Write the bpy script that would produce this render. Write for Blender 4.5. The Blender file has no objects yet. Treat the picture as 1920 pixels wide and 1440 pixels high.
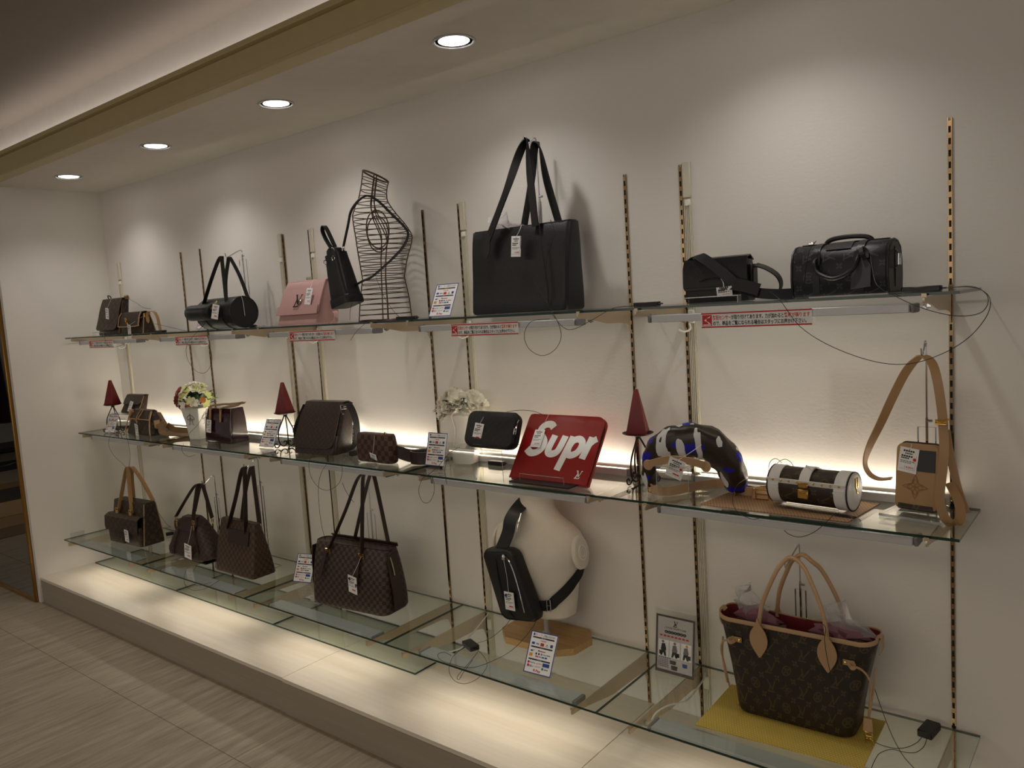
import bpy, math, random
from mathutils import Vector, Matrix
random.seed(7)
PI = math.pi
SC = bpy.context.scene
COL = SC.collection
R = math.radians
# ------------------------------------------------------------------ camera, light, exposure
F = 1479.96
CAM = Vector((1.3789, -2.7893, 1.8920))
ROT = Matrix(((0.7793006, -0.0141667, 0.6264901), (0.6234561, 0.1183393, -0.7728507), (-0.0631897, 0.9928722, 0.1010541)))
cam = bpy.data.cameras.new('camera')
cam.sensor_width = 36; cam.lens = F / 1920 * 36; cam.clip_start = 0.02
camo = bpy.data.objects.new('camera', cam); COL.objects.link(camo)
camo.matrix_world = Matrix.Translation(CAM) @ ROT.to_4x4()
SC.camera = camo
SC.view_settings.view_transform = 'Standard'; SC.view_settings.look = 'None'
SC.view_settings.gamma = 1; SC.view_settings.use_curve_mapping = False
SC.view_settings.exposure = 0.0
W = bpy.data.worlds.new('room_air'); SC.world = W; W.use_nodes = True
W.node_tree.nodes['Background'].inputs[0].default_value = (1.0, 0.93, 0.86, 1)
W.node_tree.nodes['Background'].inputs[1].default_value = 0.26

def lamp(name, kind, loc, energy, color, rot=(0, 0, 0), **kw):
    l = bpy.data.lights.new(name, kind); l.energy = energy; l.color = color
    for k, v in kw.items(): setattr(l, k, v)
    o = bpy.data.objects.new(name, l); COL.objects.link(o); o.location = loc; o.rotation_euler = rot
    return o
WARM = (1.0, 0.875, 0.70); NEUT = (1.0, 0.945, 0.89)
DOWN_X = [-4.125, -2.982, -1.838, -0.695, 0.449]
UP = [-4.543, -3.643, -3.402, -2.504, -2.263, -1.370, -1.134, -0.241, 0.0, 0.9]   # gold uprights
for x in DOWN_X:
    lamp('downlight_lamp', 'SPOT', (x, -0.45, 2.875), 14.5, NEUT, (R(2), 0, 0), spot_size=R(128), spot_blend=1.0, shadow_soft_size=0.035)
lamp('cove_lamp', 'AREA', (-4.2, -0.708, 3.005), 16, NEUT, (R(172), 0, 0), shape='RECTANGLE', size=13.4, size_y=0.075)
lamp('unseen_fill_lamp', 'AREA', (1.0, -4.6, 3.2), 30, (1, .84, .66), (0, 0, 0), shape='RECTANGLE', size=2.5, size_y=1.5)  # ceiling lamp out of view, added for the room's ambient light
lamp('unseen_fill_lamp', 'AREA', (-1.0, -6.8, 2.2), 24, (1, .88, .72), (R(90), 0, 0), shape='RECTANGLE', size=6.0, size_y=1.6)  # unseen upright light added to brighten the beam and fill from the front
lamp('unseen_fill_lamp', 'AREA', (-9.2, -2.6, 3.2), 30, (1, .88, .74), (0, 0, 0), shape='RECTANGLE', size=1.5, size_y=1.2)  # unseen light added to brighten what the mirror shows
lamp('unseen_fill_lamp', 'AREA', (-3.2, -3.6, 3.2), 22, (1, .84, .66), (0, 0, 0), shape='RECTANGLE', size=2.5, size_y=1.2)  # second out-of-view ceiling lamp added for ambient light
for k in range(5):
    a, b = UP[2 * k], UP[2 * k + 1]; cx = (a + b) / 2
    lamp('shelf_bar_lamp', 'AREA', (cx, -0.315, 1.799), 1.25, WARM, (R(25), 0, 0), shape='RECTANGLE', size=0.82, size_y=0.03)
    lamp('shelf_back_lamp', 'AREA', (cx, -0.028, 1.196), 1.5, WARM, (R(180), 0, 0), shape='RECTANGLE', size=0.86, size_y=0.02)
    lamp('shelf_bar_lamp', 'AREA', (cx, -0.31, 1.124), 1.1, WARM, (R(12), 0, 0), shape='RECTANGLE', size=0.82, size_y=0.03)
    lamp('shelf_bar_lamp', 'AREA', (cx, -0.47, 0.375), 0.72, WARM, (R(6), 0, 0), shape='RECTANGLE', size=0.80, size_y=0.03, spread=R(172))

# ------------------------------------------------------------------ helpers
def at(px, py, y):                 # photograph point -> point on the plane Y = y
    d = ROT @ Vector(((px - 960) / F, -(py - 720) / F, -1))
    return CAM + d * ((y - CAM.y) / d.y)
def atz(px, py, z):
    d = ROT @ Vector(((px - 960) / F, -(py - 720) / F, -1))
    return CAM + d * ((z - CAM.z) / d.z)

class MB:
    def __init__(s): s.v = []; s.f = []; s.uv = []
    def add(s, vs, fs, uvs=None):
        b = len(s.v); s.v += [tuple(v) for v in vs]; s.f += [tuple(i + b for i in f) for f in fs]
        s.uv += list(uvs) if uvs else [(v[0], v[2]) for v in vs]
        return s
    def box(s, c, d, rot=None, bev=0.0):
        x, y, z = d[0] / 2, d[1] / 2, d[2] / 2
        if bev:
            bb = min(bev, x * .5, y * .5, z * .5); vs = []
            for k, (zz, i) in enumerate(((-z, bb), (-z + bb, 0), (z - bb, 0), (z, bb))):
                q = bb * 1.7
                for (sx, sy) in ((1, 1), (-1, 1), (-1, -1), (1, -1)):
                    pts = [(sx * (x - i), sy * (y - q)), (sx * (x - q), sy * (y - i))]
                    if sx * sy < 0: pts = pts[::-1]
                    vs += [Vector((p[0], p[1], zz)) for p in pts]
            fs = []
            for k in range(3):
                for j in range(8):
                    fs.append((k * 8 + j, k * 8 + (j + 1) % 8, k * 8 + 8 + (j + 1) % 8, k * 8 + 8 + j))
            fs.append(tuple(range(7, -1, -1))); fs.append(tuple(range(24, 32)))
        else:
            vs = [Vector((sx * x, sy * y, sz * z)) for sz in (-1, 1) for (sx, sy) in ((-1, -1), (1, -1), (1, 1), (-1, 1))]
            fs = [(3, 2, 1, 0), (4, 5, 6, 7), (0, 1, 5, 4), (1, 2, 6, 5), (2, 3, 7, 6), (3, 0, 4, 7)]
        if rot is not None: vs = [rot @ v for v in vs]
        c = Vector(c)
        return s.add([v + c for v in vs], fs, [(v.x, v.z) for v in vs])
    def loft(s, rings, cap=True, vscale=None):
        n = len(rings[0]); vs = []; uvs = []
        def per(r):
            l = [0]
            for a, b in zip(r, r[1:] + r[:1]): l.append(l[-1] + (Vector(b) - Vector(a)).length)
            return l
        ref = max((per(r) for r in rings), key=lambda q: q[-1]); v = 0
        for k, r in enumerate(rings):
            if k:
                m = sum(((Vector(a) - Vector(b)).length for a, b in zip(r, rings[k - 1]))) / n
                v += m
            for j in range(n + 1):
                vs.append(Vector(r[j % n])); uvs.append((ref[j], v))
        fs = []
        for k in range(len(rings) - 1):
            for j in range(n):
                a = k * (n + 1) + j
                fs.append((a, a + 1, a + n + 2, a + n + 1))
        s.add(vs, fs, uvs)
        if cap:
            s.add(rings[0], [tuple(range(n - 1, -1, -1))], [(p[0], p[1]) for p in rings[0]])
            s.add(rings[-1], [tuple(range(n))], [(p[0], p[1]) for p in rings[-1]])
        return s
    def tube(s, path, r, n=6, closed=False, smooth=0):
        P = crs(path, smooth, closed) if smooth else [Vector(p) for p in path]
        m = len(P); rings = []; prev = None
        for i, p in enumerate(P):
            t = (P[(i + 1) % m] - P[i - 1]) if closed else (P[min(i + 1, m - 1)] - P[max(i - 1, 0)])
            if t.length < 1e-9: t = Vector((0, 0, 1))
            t.normalize()
            if prev is None:
                u = t.orthogonal().normalized()
            else:
                u = prev - t * prev.dot(t)
                u = u.normalized() if u.length > 1e-6 else t.orthogonal().normalized()
            prev = u; w = t.cross(u)
            rr_ = r(i / max(1, m - 1)) if callable(r) else r
            rings.append([p + (u * math.cos(2 * PI * k / n) + w * math.sin(2 * PI * k / n)) * rr_ for k in range(n)])
        vs = [q for g in rings for q in g]; fs = []
        for i in range(m if closed else m - 1):
            for k in range(n):
                a = i * n + k; b = i * n + (k + 1) % n; i2 = (i + 1) % m
                fs.append((a, b, i2 * n + (k + 1) % n, i2 * n + k))
        if not closed: fs += [tuple(range(n - 1, -1, -1)), tuple(range((m - 1) * n, m * n))]
        return s.add(vs, fs)
    def ribbon(s, path, w, t, side, smooth=5):
        """flat strap along path; side = direction(s) of its width"""
        sd = side if isinstance(side, list) else [side] * len(path)
        P = crs(path, smooth) if smooth else [Vector(p) for p in path]
        S = crs(sd, smooth) if smooth else [Vector(p) for p in sd]
        m = len(P); vs = []; uvs = []; L = 0
        for i, p in enumerate(P):
            tg = (P[min(i + 1, m - 1)] - P[max(i - 1, 0)])
            tg = tg.normalized() if tg.length > 1e-9 else Vector((0, 0, 1))
            u = S[i] - tg * S[i].dot(tg); u = u.normalized() if u.length > 1e-6 else tg.orthogonal().normalized()
            nn = tg.cross(u)
            if i: L += (p - P[i - 1]).length
            ww = (w(i / (m - 1)) if callable(w) else w) / 2
            for a, b in ((-1, -1), (1, -1), (1, 1), (-1, 1)):
                vs.append(p + u * a * ww + nn * b * t / 2); uvs.append((a * ww + (b > 0) * .002, L))
        fs = []
        for i in range(m - 1):
            for k in range(4):
                a = i * 4 + k; b = i * 4 + (k + 1) % 4
                fs.append((a, b, b + 4, a + 4))
        fs += [(3, 2, 1, 0), tuple((m - 1) * 4 + k for k in range(4))]
        return s.add(vs, fs, uvs)
    def lathe(s, prof, c=(0, 0, 0), n=20, a0=0):
        c = Vector(c)
        return s.loft([[c + Vector((r * math.cos(a0 + 2 * PI * k / n), r * math.sin(a0 + 2 * PI * k / n), z)) for k in range(n)] for r, z in prof])
    def prism(s, poly, o, ax, ay, az, h):
        """poly (2D) in the plane o+ax*u+ay*v, thickened by h along az"""
        o, ax, ay, az = Vector(o), Vector(ax), Vector(ay), Vector(az); n = len(poly)
        a = [o + ax * p[0] + ay * p[1] for p in poly]; b = [q + az * h for q in a]
        return s.add(a + b, [tuple(range(n - 1, -1, -1)), tuple(range(n, 2 * n))] + [(k, (k + 1) % n, n + (k + 1) % n, n + k) for k in range(n)],
                     [tuple(p) for p in poly] * 2)
    def sheet(s, prof, hw, t, xc=0.0):
        """profile (y,z) polyline swept across x between -hw and +hw (hw number or one per point)"""
        m = len(prof); hw = hw if isinstance(hw, list) else [hw] * m; vs = []; uvs = []; L = 0
        for i, (y, z) in enumerate(prof):
            a = Vector(prof[max(i - 1, 0)]); b = Vector(prof[min(i + 1, m - 1)]); d = (b - a).normalized()
            nx = (d.y, -d.x)
            if i: L += (Vector(prof[i]) - Vector(prof[i - 1])).length
            for sx, off in ((-1, 0), (1, 0), (1, 1), (-1, 1)):
                vs.append((xc + sx * hw[i], y - nx[0] * t * off, z - nx[1] * t * off)); uvs.append((sx * hw[i], -L))
        fs = []
        for i in range(m - 1):
            for k in range(4):
                a = i * 4 + k; b = i * 4 + (k + 1) % 4
                fs.append((a, b, b + 4, a + 4))
        fs += [(3, 2, 1, 0), tuple((m - 1) * 4 + k for k in range(4))]
        return s.add(vs, fs, uvs)
    def mesh(s, name, sharp=40):
        me = bpy.data.meshes.new(name)
        me.from_pydata([tuple(v) for v in s.v], [], s.f); me.validate()
        ul = me.uv_layers.new(name='UVMap')
        if len(me.loops):
            ul.data.foreach_set('uv', [c for l in me.loops for c in s.uv[l.vertex_index]])
        me.shade_smooth(); me.set_sharp_from_angle(angle=R(sharp))
        return me
    def build(s, name, mat, parent=None, loc=None, rot=None, sharp=40):
        me = s.mesh(name, sharp)
        if isinstance(mat, (list, tuple)):
            for m in mat: me.materials.append(m)
        else: me.materials.append(mat)
        return link(name, me, parent, loc, rot)

def build_each(self, name, mat, parent):
    """every loose piece of the mesh as a part of its own"""
    par = list(range(len(self.v)))
    def root(i):
        while par[i] != i: par[i] = par[par[i]]; i = par[i]
        return i
    for f in self.f:
        for k in f[1:]: par[root(k)] = root(f[0])
    groups = {}
    for f in self.f: groups.setdefault(root(f[0]), []).append(f)
    gs = list(groups.values())
    def ctr(fs): 
        ids = {i for f in fs for i in f}; return sum((Vector(self.v[i]) for i in ids), Vector()) / len(ids)
    cl = []                                   # pieces of one buckle sit together
    for g in gs:
        c = ctr(g)
        for q in cl:
            if (q[0] - c).length < .02: q[1].extend(g); break
        else: cl.append([c, list(g)])
    for c, fs in cl:
        ids = sorted({i for f in fs for i in f}); mp = {i: k for k, i in enumerate(ids)}
        MB().add([self.v[i] for i in ids], [tuple(mp[i] for i in f) for f in fs]).build(name, mat, parent)
MB.build_each = build_each

def link(name, me, parent=None, loc=None, rot=None):
    o = bpy.data.objects.new(name, me); COL.objects.link(o)
    if parent: o.parent = parent
    if loc is not None: o.location = loc
    if rot is not None: o.rotation_euler = rot
    return o
def crs(pts, k=5, closed=False):
    P = [Vector(p) for p in pts]; n = len(P); out = []
    if n < 3 and not closed:
        return [P[0].lerp(P[-1], i / k) for i in range(k + 1)] if n == 2 else P
    for i in range(n if closed else n - 1):
        p0 = P[i - 1] if (closed or i) else P[0] * 2 - P[1]
        p1 = P[i]; p2 = P[(i + 1) % n]; p3 = P[(i + 2) % n] if (closed or i + 2 < n) else P[-1] * 2 - P[-2]
        for j in range(k):
            t = j / k
            out.append(0.5 * ((2 * p1) + (p2 - p0) * t + (2 * p0 - 5 * p1 + 4 * p2 - p3) * t * t + (3 * p1 - p0 - 3 * p2 + p3) * t ** 3))
    if not closed: out.append(P[-1])
    return out
def rr(w, d, r, z=0.0, n=4, cx=0.0, cy=0.0):
    """rounded rectangle, starts at the back middle"""
    r = min(r, w / 2 - 1e-4, d / 2 - 1e-4); pts = [(0, d / 2)]
    for (sx, sy, a0) in ((-1, 1, 90), (-1, -1, 180), (1, -1, 270), (1, 1, 0)):
        for k in range(n + 1):
            a = R(a0 + 90 * k / n)
            pts.append((sx * (w / 2 - r) + r * math.cos(a), sy * (d / 2 - r) + r * math.sin(a)))
        if sx == -1 and sy == 1: pass
    # densify front
    return [(cx + p[0], cy + p[1], z) for p in pts]
def ell(a, b, z, n=24, cx=0.0, cy=0.0, e=2.0):
    out = []
    for k in range(n):
        t = PI / 2 + 2 * PI * k / n; c, s_ = math.cos(t), math.sin(t)
        out.append((cx + a * math.copysign(abs(c) ** (2 / e), c), cy + b * math.copysign(abs(s_) ** (2 / e), s_), z))
    return out
def tag(o, label, cat, group=None, kind=None):
    o['label'] = label; o['category'] = cat
    if group: o['group'] = group
    if kind: o['kind'] = kind
    return o
def thing(name, loc, label, cat, rz=0.0, group=None, rx=0.0):
    o = bpy.data.objects.new(name, None); COL.objects.link(o); o.empty_display_size = 0.05
    o.location = loc; o.rotation_euler = (rx, 0, rz)
    return tag(o, label, cat, group)
def dup(root, loc, label, rz=None):
    r = root.copy(); COL.objects.link(r); r.location = loc; r['label'] = label
    if rz is not None: r.rotation_euler.z = rz
    def kids(a, b):
        for ch in list(a.children):
            c = ch.copy(); COL.objects.link(c); c.parent = b
            kids(ch, c)
    kids(root, r)
    return r
def struct(name, mb, mat):
    o = mb.build(name, mat); o['kind'] = 'structure'; return o
ORD = ['first', 'second', 'third', 'fourth', 'fifth', 'sixth', 'seventh', 'eighth', 'ninth', 'tenth']

# ------------------------------------------------------------------ materials
def srgb(r, g, b):
    f = lambda c: (c / 255 / 12.92) if c / 255 <= .04045 else ((c / 255 + .055) / 1.055) ** 2.4
    return (f(r), f(g), f(b), 1)
class X:                                # tiny expression -> math nodes compiler
    nt = None
    def __init__(s, k): s.k = k
    @staticmethod
    def op(o, *a):
        n = X.nt.nodes.new('ShaderNodeMath'); n.operation = o
        for i, v in enumerate(a):
            if isinstance(v, X): X.nt.links.new(v.k, n.inputs[i])
            else: n.inputs[i].default_value = v
        return X(n.outputs[0])
    def __add__(s, o): return X.op('ADD', s, o)
    __radd__ = __add__
    def __sub__(s, o): return X.op('SUBTRACT', s, o)
    def __rsub__(s, o): return X.op('SUBTRACT', o, s)
    def __mul__(s, o): return X.op('MULTIPLY', s, o)
    __rmul__ = __mul__
    def __lt__(s, o): return X.op('LESS_THAN', s, o)
    def __gt__(s, o): return X.op('GREATER_THAN', s, o)
    def abs(s): return X.op('ABSOLUTE', s)
    def sqrt(s): return X.op('SQRT', s)
    def floor(s): return X.op('FLOOR', s)
    def fract(s): return X.op('FRACT', s)
    def mod(s, m): return X.op('FLOORED_MODULO', s, m)
    def max(s, o): return X.op('MAXIMUM', s, o)
    def min(s, o): return X.op('MINIMUM', s, o)
    def cos(s): return X.op('COSINE', s)
def newmat(name):
    m = bpy.data.materials.new(name); m.use_nodes = True
    nt = m.node_tree; X.nt = nt
    return m, nt, nt.nodes['Principled BSDF']
def mixrgb(nt, fac, a, b):
    n = nt.nodes.new('ShaderNodeMix'); n.data_type = 'RGBA'
    for i, v in ((0, fac), (6, a), (7, b)):
        if isinstance(v, X): nt.links.new(v.k, n.inputs[i])
        elif hasattr(v, 'node'): nt.links.new(v, n.inputs[i])
        else: n.inputs[i].default_value = v
    return n.outputs[2]
def coords(nt, kind='Object', scale=(1, 1, 1)):
    if kind == 'Position':
        g = nt.nodes.new('ShaderNodeNewGeometry'); o = g.outputs['Position']
    else:
        t = nt.nodes.new('ShaderNodeTexCoord'); o = t.outputs[kind]
    mp = nt.nodes.new('ShaderNodeMapping'); mp.inputs['Scale'].default_value = scale
    nt.links.new(o, mp.inputs['Vector'])
    return mp.outputs[0]
def noise(nt, vec, scale, detail=3, rough=.55):
    n = nt.nodes.new('ShaderNodeTexNoise'); n.inputs['Scale'].default_value = scale
    n.inputs['Detail'].default_value = detail; n.inputs['Roughness'].default_value = rough
    nt.links.new(vec, n.inputs['Vector']); return X(n.outputs[0])
def bump(nt, b, h, strength, dist=.002):
    n = nt.nodes.new('ShaderNodeBump'); n.inputs['Strength'].default_value = strength; n.inputs['Distance'].default_value = dist
    nt.links.new(h.k, n.inputs['Height']); nt.links.new(n.outputs[0], b.inputs['Normal'])
def M(name, col, rough=.5, metal=0.0, spec=None, grain=None, gstr=.25, var=0.0, kind='Object', coat=0.0, sss=0):
    m, nt, b = newmat(name); c = srgb(*col)
    b.inputs['Base Color'].default_value = c; b.inputs['Roughness'].default_value = rough; b.inputs['Metallic'].default_value = metal
    if spec is not None: b.inputs['Specular IOR Level'].default_value = spec
    if coat: b.inputs['Coat Weight'].default_value = coat; b.inputs['Coat Roughness'].default_value = .08
    vec = coords(nt, kind)
    if grain: bump(nt, b, noise(nt, vec, grain, 4), gstr)
    v = var or .06
    nz = noise(nt, vec, 14, 2)
    nt.links.new(mixrgb(nt, nz, tuple(q * (1 - v) for q in c[:3]) + (1,), tuple(min(1, q * (1 + v)) for q in c[:3]) + (1,)), b.inputs['Base Color'])
    return m
def emit(name, col, s):
    m, nt, b = newmat(name)
    b.inputs['Base Color'].default_value = col; b.inputs['Emission Color'].default_value = col; b.inputs['Emission Strength'].default_value = s
    return m
def clear(name, tint, rough=.02, ior=1.45, haze=0.0):
    m, nt, b = newmat(name); out = nt.nodes['Material Output']
    tr = nt.nodes.new('ShaderNodeBsdfTransparent'); tr.inputs[0].default_value = tint
    gl = nt.nodes.new('ShaderNodeBsdfGlossy'); gl.inputs['Roughness'].default_value = rough
    gm = nt.nodes.new('ShaderNodeNewGeometry'); dt = nt.nodes.new('ShaderNodeVectorMath'); dt.operation = 'DOT_PRODUCT'
    nt.links.new(gm.outputs['Normal'], dt.inputs[0]); nt.links.new(gm.outputs['Incoming'], dt.inputs[1])
    f0 = ((ior - 1) / (ior + 1)) ** 2                                    # Schlick reflectance, same from both faces
    fres = X.op('POWER', 1.0 - X(dt.outputs['Value']).abs().min(1.0), 5.0) * (1 - f0) + f0
    mx = nt.nodes.new('ShaderNodeMixShader')
    nt.links.new(fres.k, mx.inputs[0]); nt.links.new(tr.outputs[0], mx.inputs[1]); nt.links.new(gl.outputs[0], mx.inputs[2])
    last = mx.outputs[0]
    if haze:
        b.inputs['Base Color'].default_value = (.85, .85, .86, 1); b.inputs['Roughness'].default_value = .2
        m2 = nt.nodes.new('ShaderNodeMixShader'); m2.inputs[0].default_value = haze
        nt.links.new(last, m2.inputs[1]); nt.links.new(b.outputs[0], m2.inputs[2]); last = m2.outputs[0]
    nt.links.new(last, out.inputs['Surface'])
    return m
def uvxy(nt, sx, sy, rot=0):
    t = nt.nodes.new('ShaderNodeTexCoord'); mp = nt.nodes.new('ShaderNodeMapping')
    mp.inputs['Scale'].default_value = (sx, sy, 1); mp.inputs['Rotation'].default_value = (0, 0, rot)
    nt.links.new(t.outputs['UV'], mp.inputs[0])
    sp = nt.nodes.new('ShaderNodeSeparateXYZ'); nt.links.new(mp.outputs[0], sp.inputs[0])
    return X(sp.outputs[0]), X(sp.outputs[1])
def seg(x, y, ax, ay, bx, by):          # distance to a segment
    dx, dy = bx - ax, by - ay; q = dx * dx + dy * dy
    t = ((x - ax) * (dx / q) + (y - ay) * (dy / q)).max(0.0).min(1.0)
    ex = x - ax - t * dx; ey = y - ay - t * dy
    return (ex * ex + ey * ey).sqrt()
def monogram(name, base, motif, p=.075, rough=.45, amount=1.0, bmp=0.0, spec=.4):
    """coated canvas with letters, stars, diamonds and ringed flowers in a staggered grid"""
    m, nt, b = newmat(name)
    u, v = uvxy(nt, 1 / p, 1 / p)
    def star(x, y, a):
        xr, yr = (x + y) * .7071, (x - y) * .7071
        d = (xr * xr + yr * yr).sqrt()
        c4 = (X.op('ARCTAN2', yr, xr) * 2.0).cos().abs()
        return (d < (c4 * a + a * .12)) * (d > a * .22)
    x1 = u.fract() - .5; y1 = v.fract() - .5
    g1 = star(x1, y1, .17)
    us, vs = u + .5, v + .5
    ix, iy = us.floor(), vs.floor(); x2 = us.fract() - .5; y2 = vs.fract() - .5
    ty = (ix + iy * 2.0).mod(4.0)
    is0 = (ty - 0.0).abs() < .25; is2 = (ty - 2.0).abs() < .25; is1 = (ty - 1.0).abs() < .25; is3 = (ty - 3.0).abs() < .25
    th = .038
    lv = seg(x2, y2, -.15, .29, .06, -.17).min(seg(x2, y2, .06, -.17, .29, .29)).min(seg(x2, y2, -.04, .06, -.19, -.29)).min(seg(x2, y2, -.25, -.29, .14, -.29)) < th
    q = x2.abs().sqrt() + y2.abs().sqrt()
    dia = ((q - .66).abs() < .035).max(star(x2, y2, .12))
    rad = (x2 * x2 + y2 * y2).sqrt()
    rng = ((rad - .25).abs() < .035).max(star(x2, y2, .17))
    g2 = (is0 * lv).max(is2 * lv).max(is1 * dia).max(is3 * rng)
    fac = g1.max(g2) * amount
    nz = noise(nt, coords(nt), 60, 2)
    cb = mixrgb(nt, nz, tuple(c * .85 for c in srgb(*base)[:3]) + (1,), tuple(c * 1.15 for c in srgb(*base)[:3]) + (1,))
    nt.links.new(mixrgb(nt, fac, cb, srgb(*motif)), b.inputs['Base Color'])
    b.inputs['Roughness'].default_value = rough; b.inputs['Specular IOR Level'].default_value = spec
    if bmp: bump(nt, b, fac, bmp, .003)
    else: bump(nt, b, noise(nt, coords(nt), 900, 2), .08)
    return m
def checks(name, c1, c2, p=.04, rough=.45):
    m, nt, b = newmat(name)
    u, v = uvxy(nt, 1 / p, 1 / p)
    k = (u.floor() + v.floor()).mod(2.0)
    wv = ((u * 18.0 + v * 18.0).fract() < .5) * .12                      # fine canvas twill
    nz = noise(nt, coords(nt), 40, 2)
    col = mixrgb(nt, k, srgb(*c1), srgb(*c2))
    nt.links.new(mixrgb(nt, wv + nz * .15, col, (.012, .006, .004, 1)), b.inputs['Base Color'])
    b.inputs['Roughness'].default_value = rough; b.inputs['Specular IOR Level'].default_value = .35
    bump(nt, b, nz, .06)
    return m
def streaks(name, c1, c2, scale, rough=.4, kind='Position', fine=None, spec=.4):
    m, nt, b = newmat(name)
    vec = coords(nt, kind, scale)
    n1 = noise(nt, vec, 1.0, 5, .6); n2 = noise(nt, coords(nt, kind, tuple(s_ * 3.1 for s_ in scale)), 1.0, 3)
    f = ((n1 * .65 + n2 * .35) - .32) * 2.6
    nt.links.new(mixrgb(nt, f.max(0.0).min(1.0), srgb(*c1), srgb(*c2)), b.inputs['Base Color'])
    b.inputs['Roughness'].default_value = rough; b.inputs['Specular IOR Level'].default_value = spec
    bump(nt, b, n2, .04)
    return m
def woven(name, c1, c2, p, rough=.7):
    m, nt, b = newmat(name)
    u, v = uvxy(nt, 1 / p, 1 / p)
    row = v.floor().mod(2.0)
    a = ((u + row * .5).fract() - .5).abs(); c = (v.fract() - .5).abs()
    h = (a * a * 2.2 + c * c * 2.2)
    nt.links.new(mixrgb(nt, (h * 1.6).min(1.0), srgb(*c1), srgb(*c2)), b.inputs['Base Color'])
    b.inputs['Roughness'].default_value = rough
    bump(nt, b, h * -1.0, .5, .002)
    return m
def zebra(name):
    m, nt, b = newmat(name)
    n1 = noise(nt, coords(nt, 'Object', (1.5, 1.0, .5)), 17, 2.0, .45)
    n2 = noise(nt, coords(nt, 'Object', (.8, .8, 1.2)), 15, 1, .4)
    n3 = noise(nt, coords(nt), 60, 2)
    dark = mixrgb(nt, n3, srgb(34, 26, 22), srgb(58, 46, 38))
    c = mixrgb(nt, (n2 > .60), dark, srgb(22, 22, 168))
    c = mixrgb(nt, (n1 > .565), c, (.006, .005, .005, 1))
    c = mixrgb(nt, (n1 > .585), c, srgb(216, 216, 220))
    nt.links.new(c, b.inputs['Base Color']); b.inputs['Roughness'].default_value = .32
    return m

wall_m, nt, b = newmat('embossed_wallpaper')
b.inputs['Base Color'].default_value = srgb(222, 218, 212); b.inputs['Roughness'].default_value = .75; b.inputs['Specular IOR Level'].default_value = .2
_v = coords(nt, 'Position')
bump(nt, b, noise(nt, _v, 70, 3, .6) + noise(nt, coords(nt, 'Position', (30, 30, 110)), 1, 2) * .6, .16, .004)
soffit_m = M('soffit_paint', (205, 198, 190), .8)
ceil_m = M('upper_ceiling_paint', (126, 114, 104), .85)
beam_m = M('bronze_beam', (188, 172, 130), .45, .1, kind='Position')
floor_m = streaks('floor_tile_stone', (130, 119, 101), (176, 166, 148), (24, 2.2, 1), .42)
grout_m = M('grout', (112, 101, 86), .9)
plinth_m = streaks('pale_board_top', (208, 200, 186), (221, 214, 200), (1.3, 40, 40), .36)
front_m = streaks('plinth_front_shaded', (148, 139, 124), (158, 149, 134), (1.2, 30, 30), .5)  # front board coloured darker than the top to hold its shade
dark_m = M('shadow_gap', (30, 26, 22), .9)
brass_m = M('brass_rail', (158, 134, 102), .15, 1.0)
slot_m = M('slot_dark', (26, 18, 12), .6)
champ_m = M('champagne_bracket', (200, 182, 156), .35, .7)
alu_m = M('brushed_aluminium', (196, 196, 198), .45, .35)
chrome_m = M('chrome', (215, 215, 218), .12, 1.0)
duct_m = M('cream_plastic', (206, 200, 182), .5)
whitepl_m = M('white_plastic', (232, 230, 224), .4)
blackpl_m = M('black_plastic', (16, 16, 17), .4)
glass_m = clear('shelf_glass', (.950, .982, .962, 1), .0, 1.5)
edge_m = M('glass_edge_green', (14, 52, 42), .12, spec=.6)
acry_m = clear('acrylic', (.97, .975, .97, 1), .02, 1.45)
acryedge_m = clear('acrylic_edge', (.8, .83, .82, 1), .05, 1.9, .25)
film_m = clear('plastic_film', (.93, .92, .93, 1), .12, 1.6, .22)
diff_m = emit('led_diffuser', (1, .86, .66, 1), 2.5)
led_m = emit('downlight_disc', (1, .97, .93, 1), 14.0)
mono_m = monogram('brown_canvas', (50, 39, 31), (80, 66, 46), .062)
mono_s = monogram('brown_canvas_small', (48, 36, 30), (72, 57, 41), .05)
monoblk_m = monogram('black_embossed', (15, 15, 17), (19, 19, 22), .055, .42, 1, .5)
keep_m = monogram('black_canvas', (22, 23, 28), (56, 56, 64), .062, .42)
clutch_m = monogram('dark_slate_canvas', (26, 27, 31), (36, 37, 42), .035, .5)
mess_m = monogram('brown_leather_print', (50, 38, 33), (68, 52, 46), .034, .38, 1, .15)
dam_m = checks('brown_checks', (64, 46, 36), (86, 67, 52), .0215)
dam2_m = checks('dark_checks', (52, 34, 30), (80, 67, 58), .0195)
dam3_m = checks('small_box_checks', (60, 38, 30), (94, 70, 57), .0245)
damo_m = checks('dome_checks', (54, 38, 33), (70, 55, 47), .0185)
blk_m = M('black_leather', (17, 17, 19), .42, grain=260, gstr=.25)
blk2_m = M('black_grain_leather', (15, 16, 19), .45, grain=150, gstr=.4)
blkweb_m = M('black_webbing', (14, 14, 15), .75, grain=500)
brownl_m = M('dark_brown_leather', (48, 30, 26), .4, grain=260)
tan_m = M('natural_tan_leather', (168, 132, 92), .45, grain=220, gstr=.12)
tan2_m = M('pale_tan_leather', (180, 146, 110), .45, grain=220, gstr=.12)
tand_m = M('aged_tan_leather', (122, 92, 60), .45, grain=220, gstr=.12)
pink_m = M('pink_leather', (188, 148, 145), .45, grain=200, gstr=.2)
patent_m = monogram('burgundy_patent', (44, 14, 18), (50, 18, 22), .05, .12, 1, .25, .6)
gold_m = M('gold_hardware', (226, 184, 100), .2, 1.0)
red_m = M('red_leather', (146, 16, 13), .4, grain=320, gstr=.12)
wax_m = M('red_wax', (108, 13, 18), .42, var=.15)
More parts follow.
